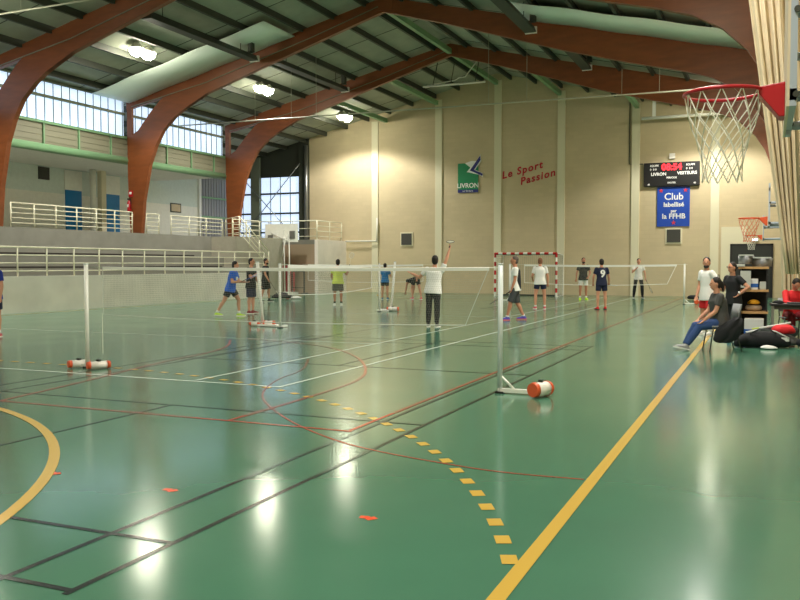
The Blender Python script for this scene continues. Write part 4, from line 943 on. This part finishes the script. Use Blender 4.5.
blob('sports_bag', 'orange and brown bag on the lower shelf', 'bag', [((-.24, 19.08, z), X1, (0, 1, 0), a_, b_) for z, a_, b_ in ((.588, .15, .12), (.65, .17, .13), (.72, .15, .12))], 'recess', jitter=.006)
blob('ball_cover', 'orange cloth bundle on top of the brown bag', 'cloth', [((-.24, 19.08, z), X1, (0, 1, 0), a_, b_) for z, a_, b_ in ((.724, .14, .11), (.77, .13, .1), (.83, .05, .05))], 'c_orange', jitter=.006)
for i, (x, w_, l) in enumerate(((-.52, .24, 'left grey plastic crate on top of the shelf'), (-.24, .3, 'right grey plastic crate with lid on top of the shelf'))):
    t = thing('plastic_crate', l, 'crate', (x, 19, 1.51), 0, 'grey crates on the shelf')
    z = 1.508 if i else 1.56
    MB().loft([((x + w_ / 2, 19.1, z), X1, (0, 1, 0), w_ * .6, .2), ((x + w_ / 2, 19.1, z + .17), X1, (0, 1, 0), w_ * .66, .23)], 4).build('bin', 'grey_plastic', t)
    MB().box((x - .02, 18.9, z + .17), (x + w_ + .02, 19.3, z + .195)).build('lid', 'paper', t)
tag(MB().box((-.85, 19.0, .0), (-.6, 19.3, 1.28)).build('notice_panel', 'paper') if 0 else MB().box((-.5, 18.86, 1.07), (-.3, 18.875, 1.42)).build('notice_sheet', 'paper'), 'pale paper sheet fixed to the shelf front', 'paper')

def bag_black():
    t = thing('sports_bag', 'big black sports bag with white piping on the floor', 'bag', (-.05, 17.2, 0), R(12))
    def L(m): m.local = True; return m
    m = MB(); m.loft([((x, 0, z), (0, 1, 0), (0, 0, 1), ry, rz) for x, z, ry, rz in ((-.52, .06, .06, .05), (-.42, .12, .15, .11), (-.15, .17, .19, .165), (.15, .16, .19, .155), (.38, .12, .16, .115), (.5, .09, .08, .07))], 20)
    o = L(m).build('bag_body', 'c_black', t); s_ = o.modifiers.new('s', 'SUBSURF'); s_.levels = s_.render_levels = 1
    for y in (-.07, .03): L(MB().tube([(-.3, y, .285), (-.05, y - .02, .345), (.2, y - .06, .315), (.42, y - .1, .2)], .012, 6)).build('piping', 'c_sock', t)
    L(MB().cbox((.36, -.13, .17), (.14, .03, .07))).build('label_patch', 'c_sock', t)
    L(MB().tube([(-.25, -.12, .27), (-.1, -.2, .36), (.1, -.2, .34), (.2, -.14, .27)], .015, 6)).build('handle', 'c_darkgrey', t)
bag_black()
t = thing('racket_bag', 'grey racket bag leaning behind the black sports bag', 'bag', (-.05, 19.0, 0))
m = MB(); m.loft([(Vector((-.38, 17.95, .1)) + Vector((.95, .12, .16)) * f, (0, 1, 0), (0, 0, 1), ry, rz) for f, ry, rz in ((0, .05, .08), (.1, .12, .16), (.5, .14, .18), (.9, .11, .14), (1, .05, .06))], 18)
m.build('bag_body', 'c_darkgrey', t); MB().tube([Vector((-.34, 17.86, .28)) + Vector((.95, .12, .17)) * f for f in (.1, .4, .8)], .016, 6).build('trim', 'c_yellow', t); MB().tube([Vector((-.2, 17.82, .3)) + Vector((.8, .1, .17)) * f for f in (.1, .4, .8)], .02, 6).build('trim', 'c_sock', t)
blob('clothes_heap', 'dark grey clothes heaped on the floor under the table', 'clothes', [((.3, 17.66, z), X1, (0, 1, 0), a_, b_) for z, a_, b_ in ((.02, .34, .24), (.12, .32, .22), (.22, .2, .14))], 'c_grey', jitter=.04)
blob('red_garment', 'red garment lying over the clothes heap', 'clothes', [((.3, 17.6, z), X1, (0, 1, 0), a_, b_) for z, a_, b_ in ((.23, .23, .13), (.33, .22, .14), (.42, .13, .08))], 'c_red', jitter=.03 )
blob('shoe_bag', 'small black bag at the end of the red garment', 'bag', [((.66, 17.35, z), X1, (0, 1, 0), a_, b_) for z, a_, b_ in ((.02, .14, .1), (.12, .15, .11), (.2, .07, .05))], 'c_black', jitter=.012)
blob('white_cloth', 'crumpled white cloth on the floor before the black bag', 'cloth', [((.06, 16.88, z), X1, (0, 1, 0), a_, b_) for z, a_, b_ in ((.008, .17, .08), (.05, .14, .07), (.08, .06, .03))], 'c_sock', jitter=.012)
blob('dark_bag', 'dark bag on the floor at the right picture edge', 'bag', [((.86, 16.9, z), X1, (0, 1, 0), a_, b_) for z, a_, b_ in ((.02, .2, .2), (.15, .22, .2), (.27, .1, .1))], 'c_black', jitter=.015)

# ------------------------------------------------------------------ far left corner: mobile basket, mat, trolley, bag
t = thing('portable_basket', 'white portable basketball stand with backboard in the far left corner', 'basketball stand', (-22.4, 36.6, 0))
bx, byy = -22.3, 37.75
MB().box((-23.9, byy, 2.68), (-21.95, byy + .04, 3.62)).build('backboard', 'gallery_low', t)
MB().box((-23.7, byy - .06, 2.85), (-23.4, byy, 3.05)).build('bracket', 'steel', t); MB().box((-22.4, byy - .06, 2.85), (-22.1, byy, 3.25)).build('bracket', 'steel', t)
for a_, b_ in (((-22.7, 37.7, .05), (-22.75, 37.72, 3.3)), ((-22.4, 37.7, .05), (-22.45, 37.72, 3.2)), ((-23.1, 37.7, .05), (-23.1, 37.72, 3.2)), ((-23.0, 37.66, 1.2), (-22.6, 37.7, 3.0))):
    MB().tube([a_, b_], .032).build('pole', 'white_paint', t)
MB().tube([(-23.5, 37.7, 3.15), (-23.0, 37.68, 2.95), (-22.5, 37.7, 2.75)], .03).build('brace', 'white_paint', t)
MB().box((-23.3, 37.55, .02), (-22.2, 38.2, .12)).build('base', 'white_paint', t)
t = thing('gym_mat', 'red gym mat standing upright in the storage recess', 'mat', (-23, 38, 0))
MB().box((-23.2, 38.6, .1), (-22.8, 38.9, 1.45)).build('pad', 'mat_red', t, .03); MB().box((-23.21, 38.58, .0), (-22.79, 38.92, .1)).build('skirt', 'black', t)
t = thing('storage_rack', 'dark metal frame standing in the storage recess', 'rack', (-22.4, 38.3, 0))
for x in (-22.7, -21.98): MB().box((x - .03, 38.4, 0), (x + .03, 38.46, 1.2)).build('upright', 'black', t); MB().box((x - .03, 38.2, 0), (x + .03, 38.8, .06)).build('foot', 'black', t)
MB().box((-22.73, 38.4, 1.15), (-21.95, 38.46, 1.22)).build('crossbar', 'black', t); MB().box((-22.73, 38.41, .3), (-21.95, 38.45, .34)).build('lower_bar', 'black', t)
tag(MB().box((-24.6, 39.3, 1.3), (-22.2, 39.45, 1.5)).build('red_beam_pad', 'mat_red'), 'red padded strip on the recess side wall', 'pad')
bp = img(282, 299)
blob('kit_bag', 'black kit bag on the floor behind the slim post', 'bag', [((bp[0], bp[1], z), wd(1, 0, 0), wd(0, 1, 0), a_, b_) for z, a_, b_ in ((.02, .55, .3), (.15, .45, .28), (.3, .25, .15))], 'c_black', jitter=.025)
blob('towel', 'crumpled white towel beside the black kit bag', 'towel', [((bp[0] + .6, bp[1] + .2, z), wd(1, 0, 0), wd(0, 1, 0), a_, b_) for z, a_, b_ in ((.01, .3, .15), (.08, .26, .13), (.13, .1, .06))], 'c_sock', jitter=.02)
bg = img(692, 300.5)
blob('gear_bag', 'small black bag on the base of the far right post', 'bag', [((bg[0], bg[1] + .6, z), X1, (0, 1, 0), a_, b_) for z, a_, b_ in ((.02, .25, .15), (.12, .27, .16), (.22, .15, .1))], 'c_black', jitter=.015)
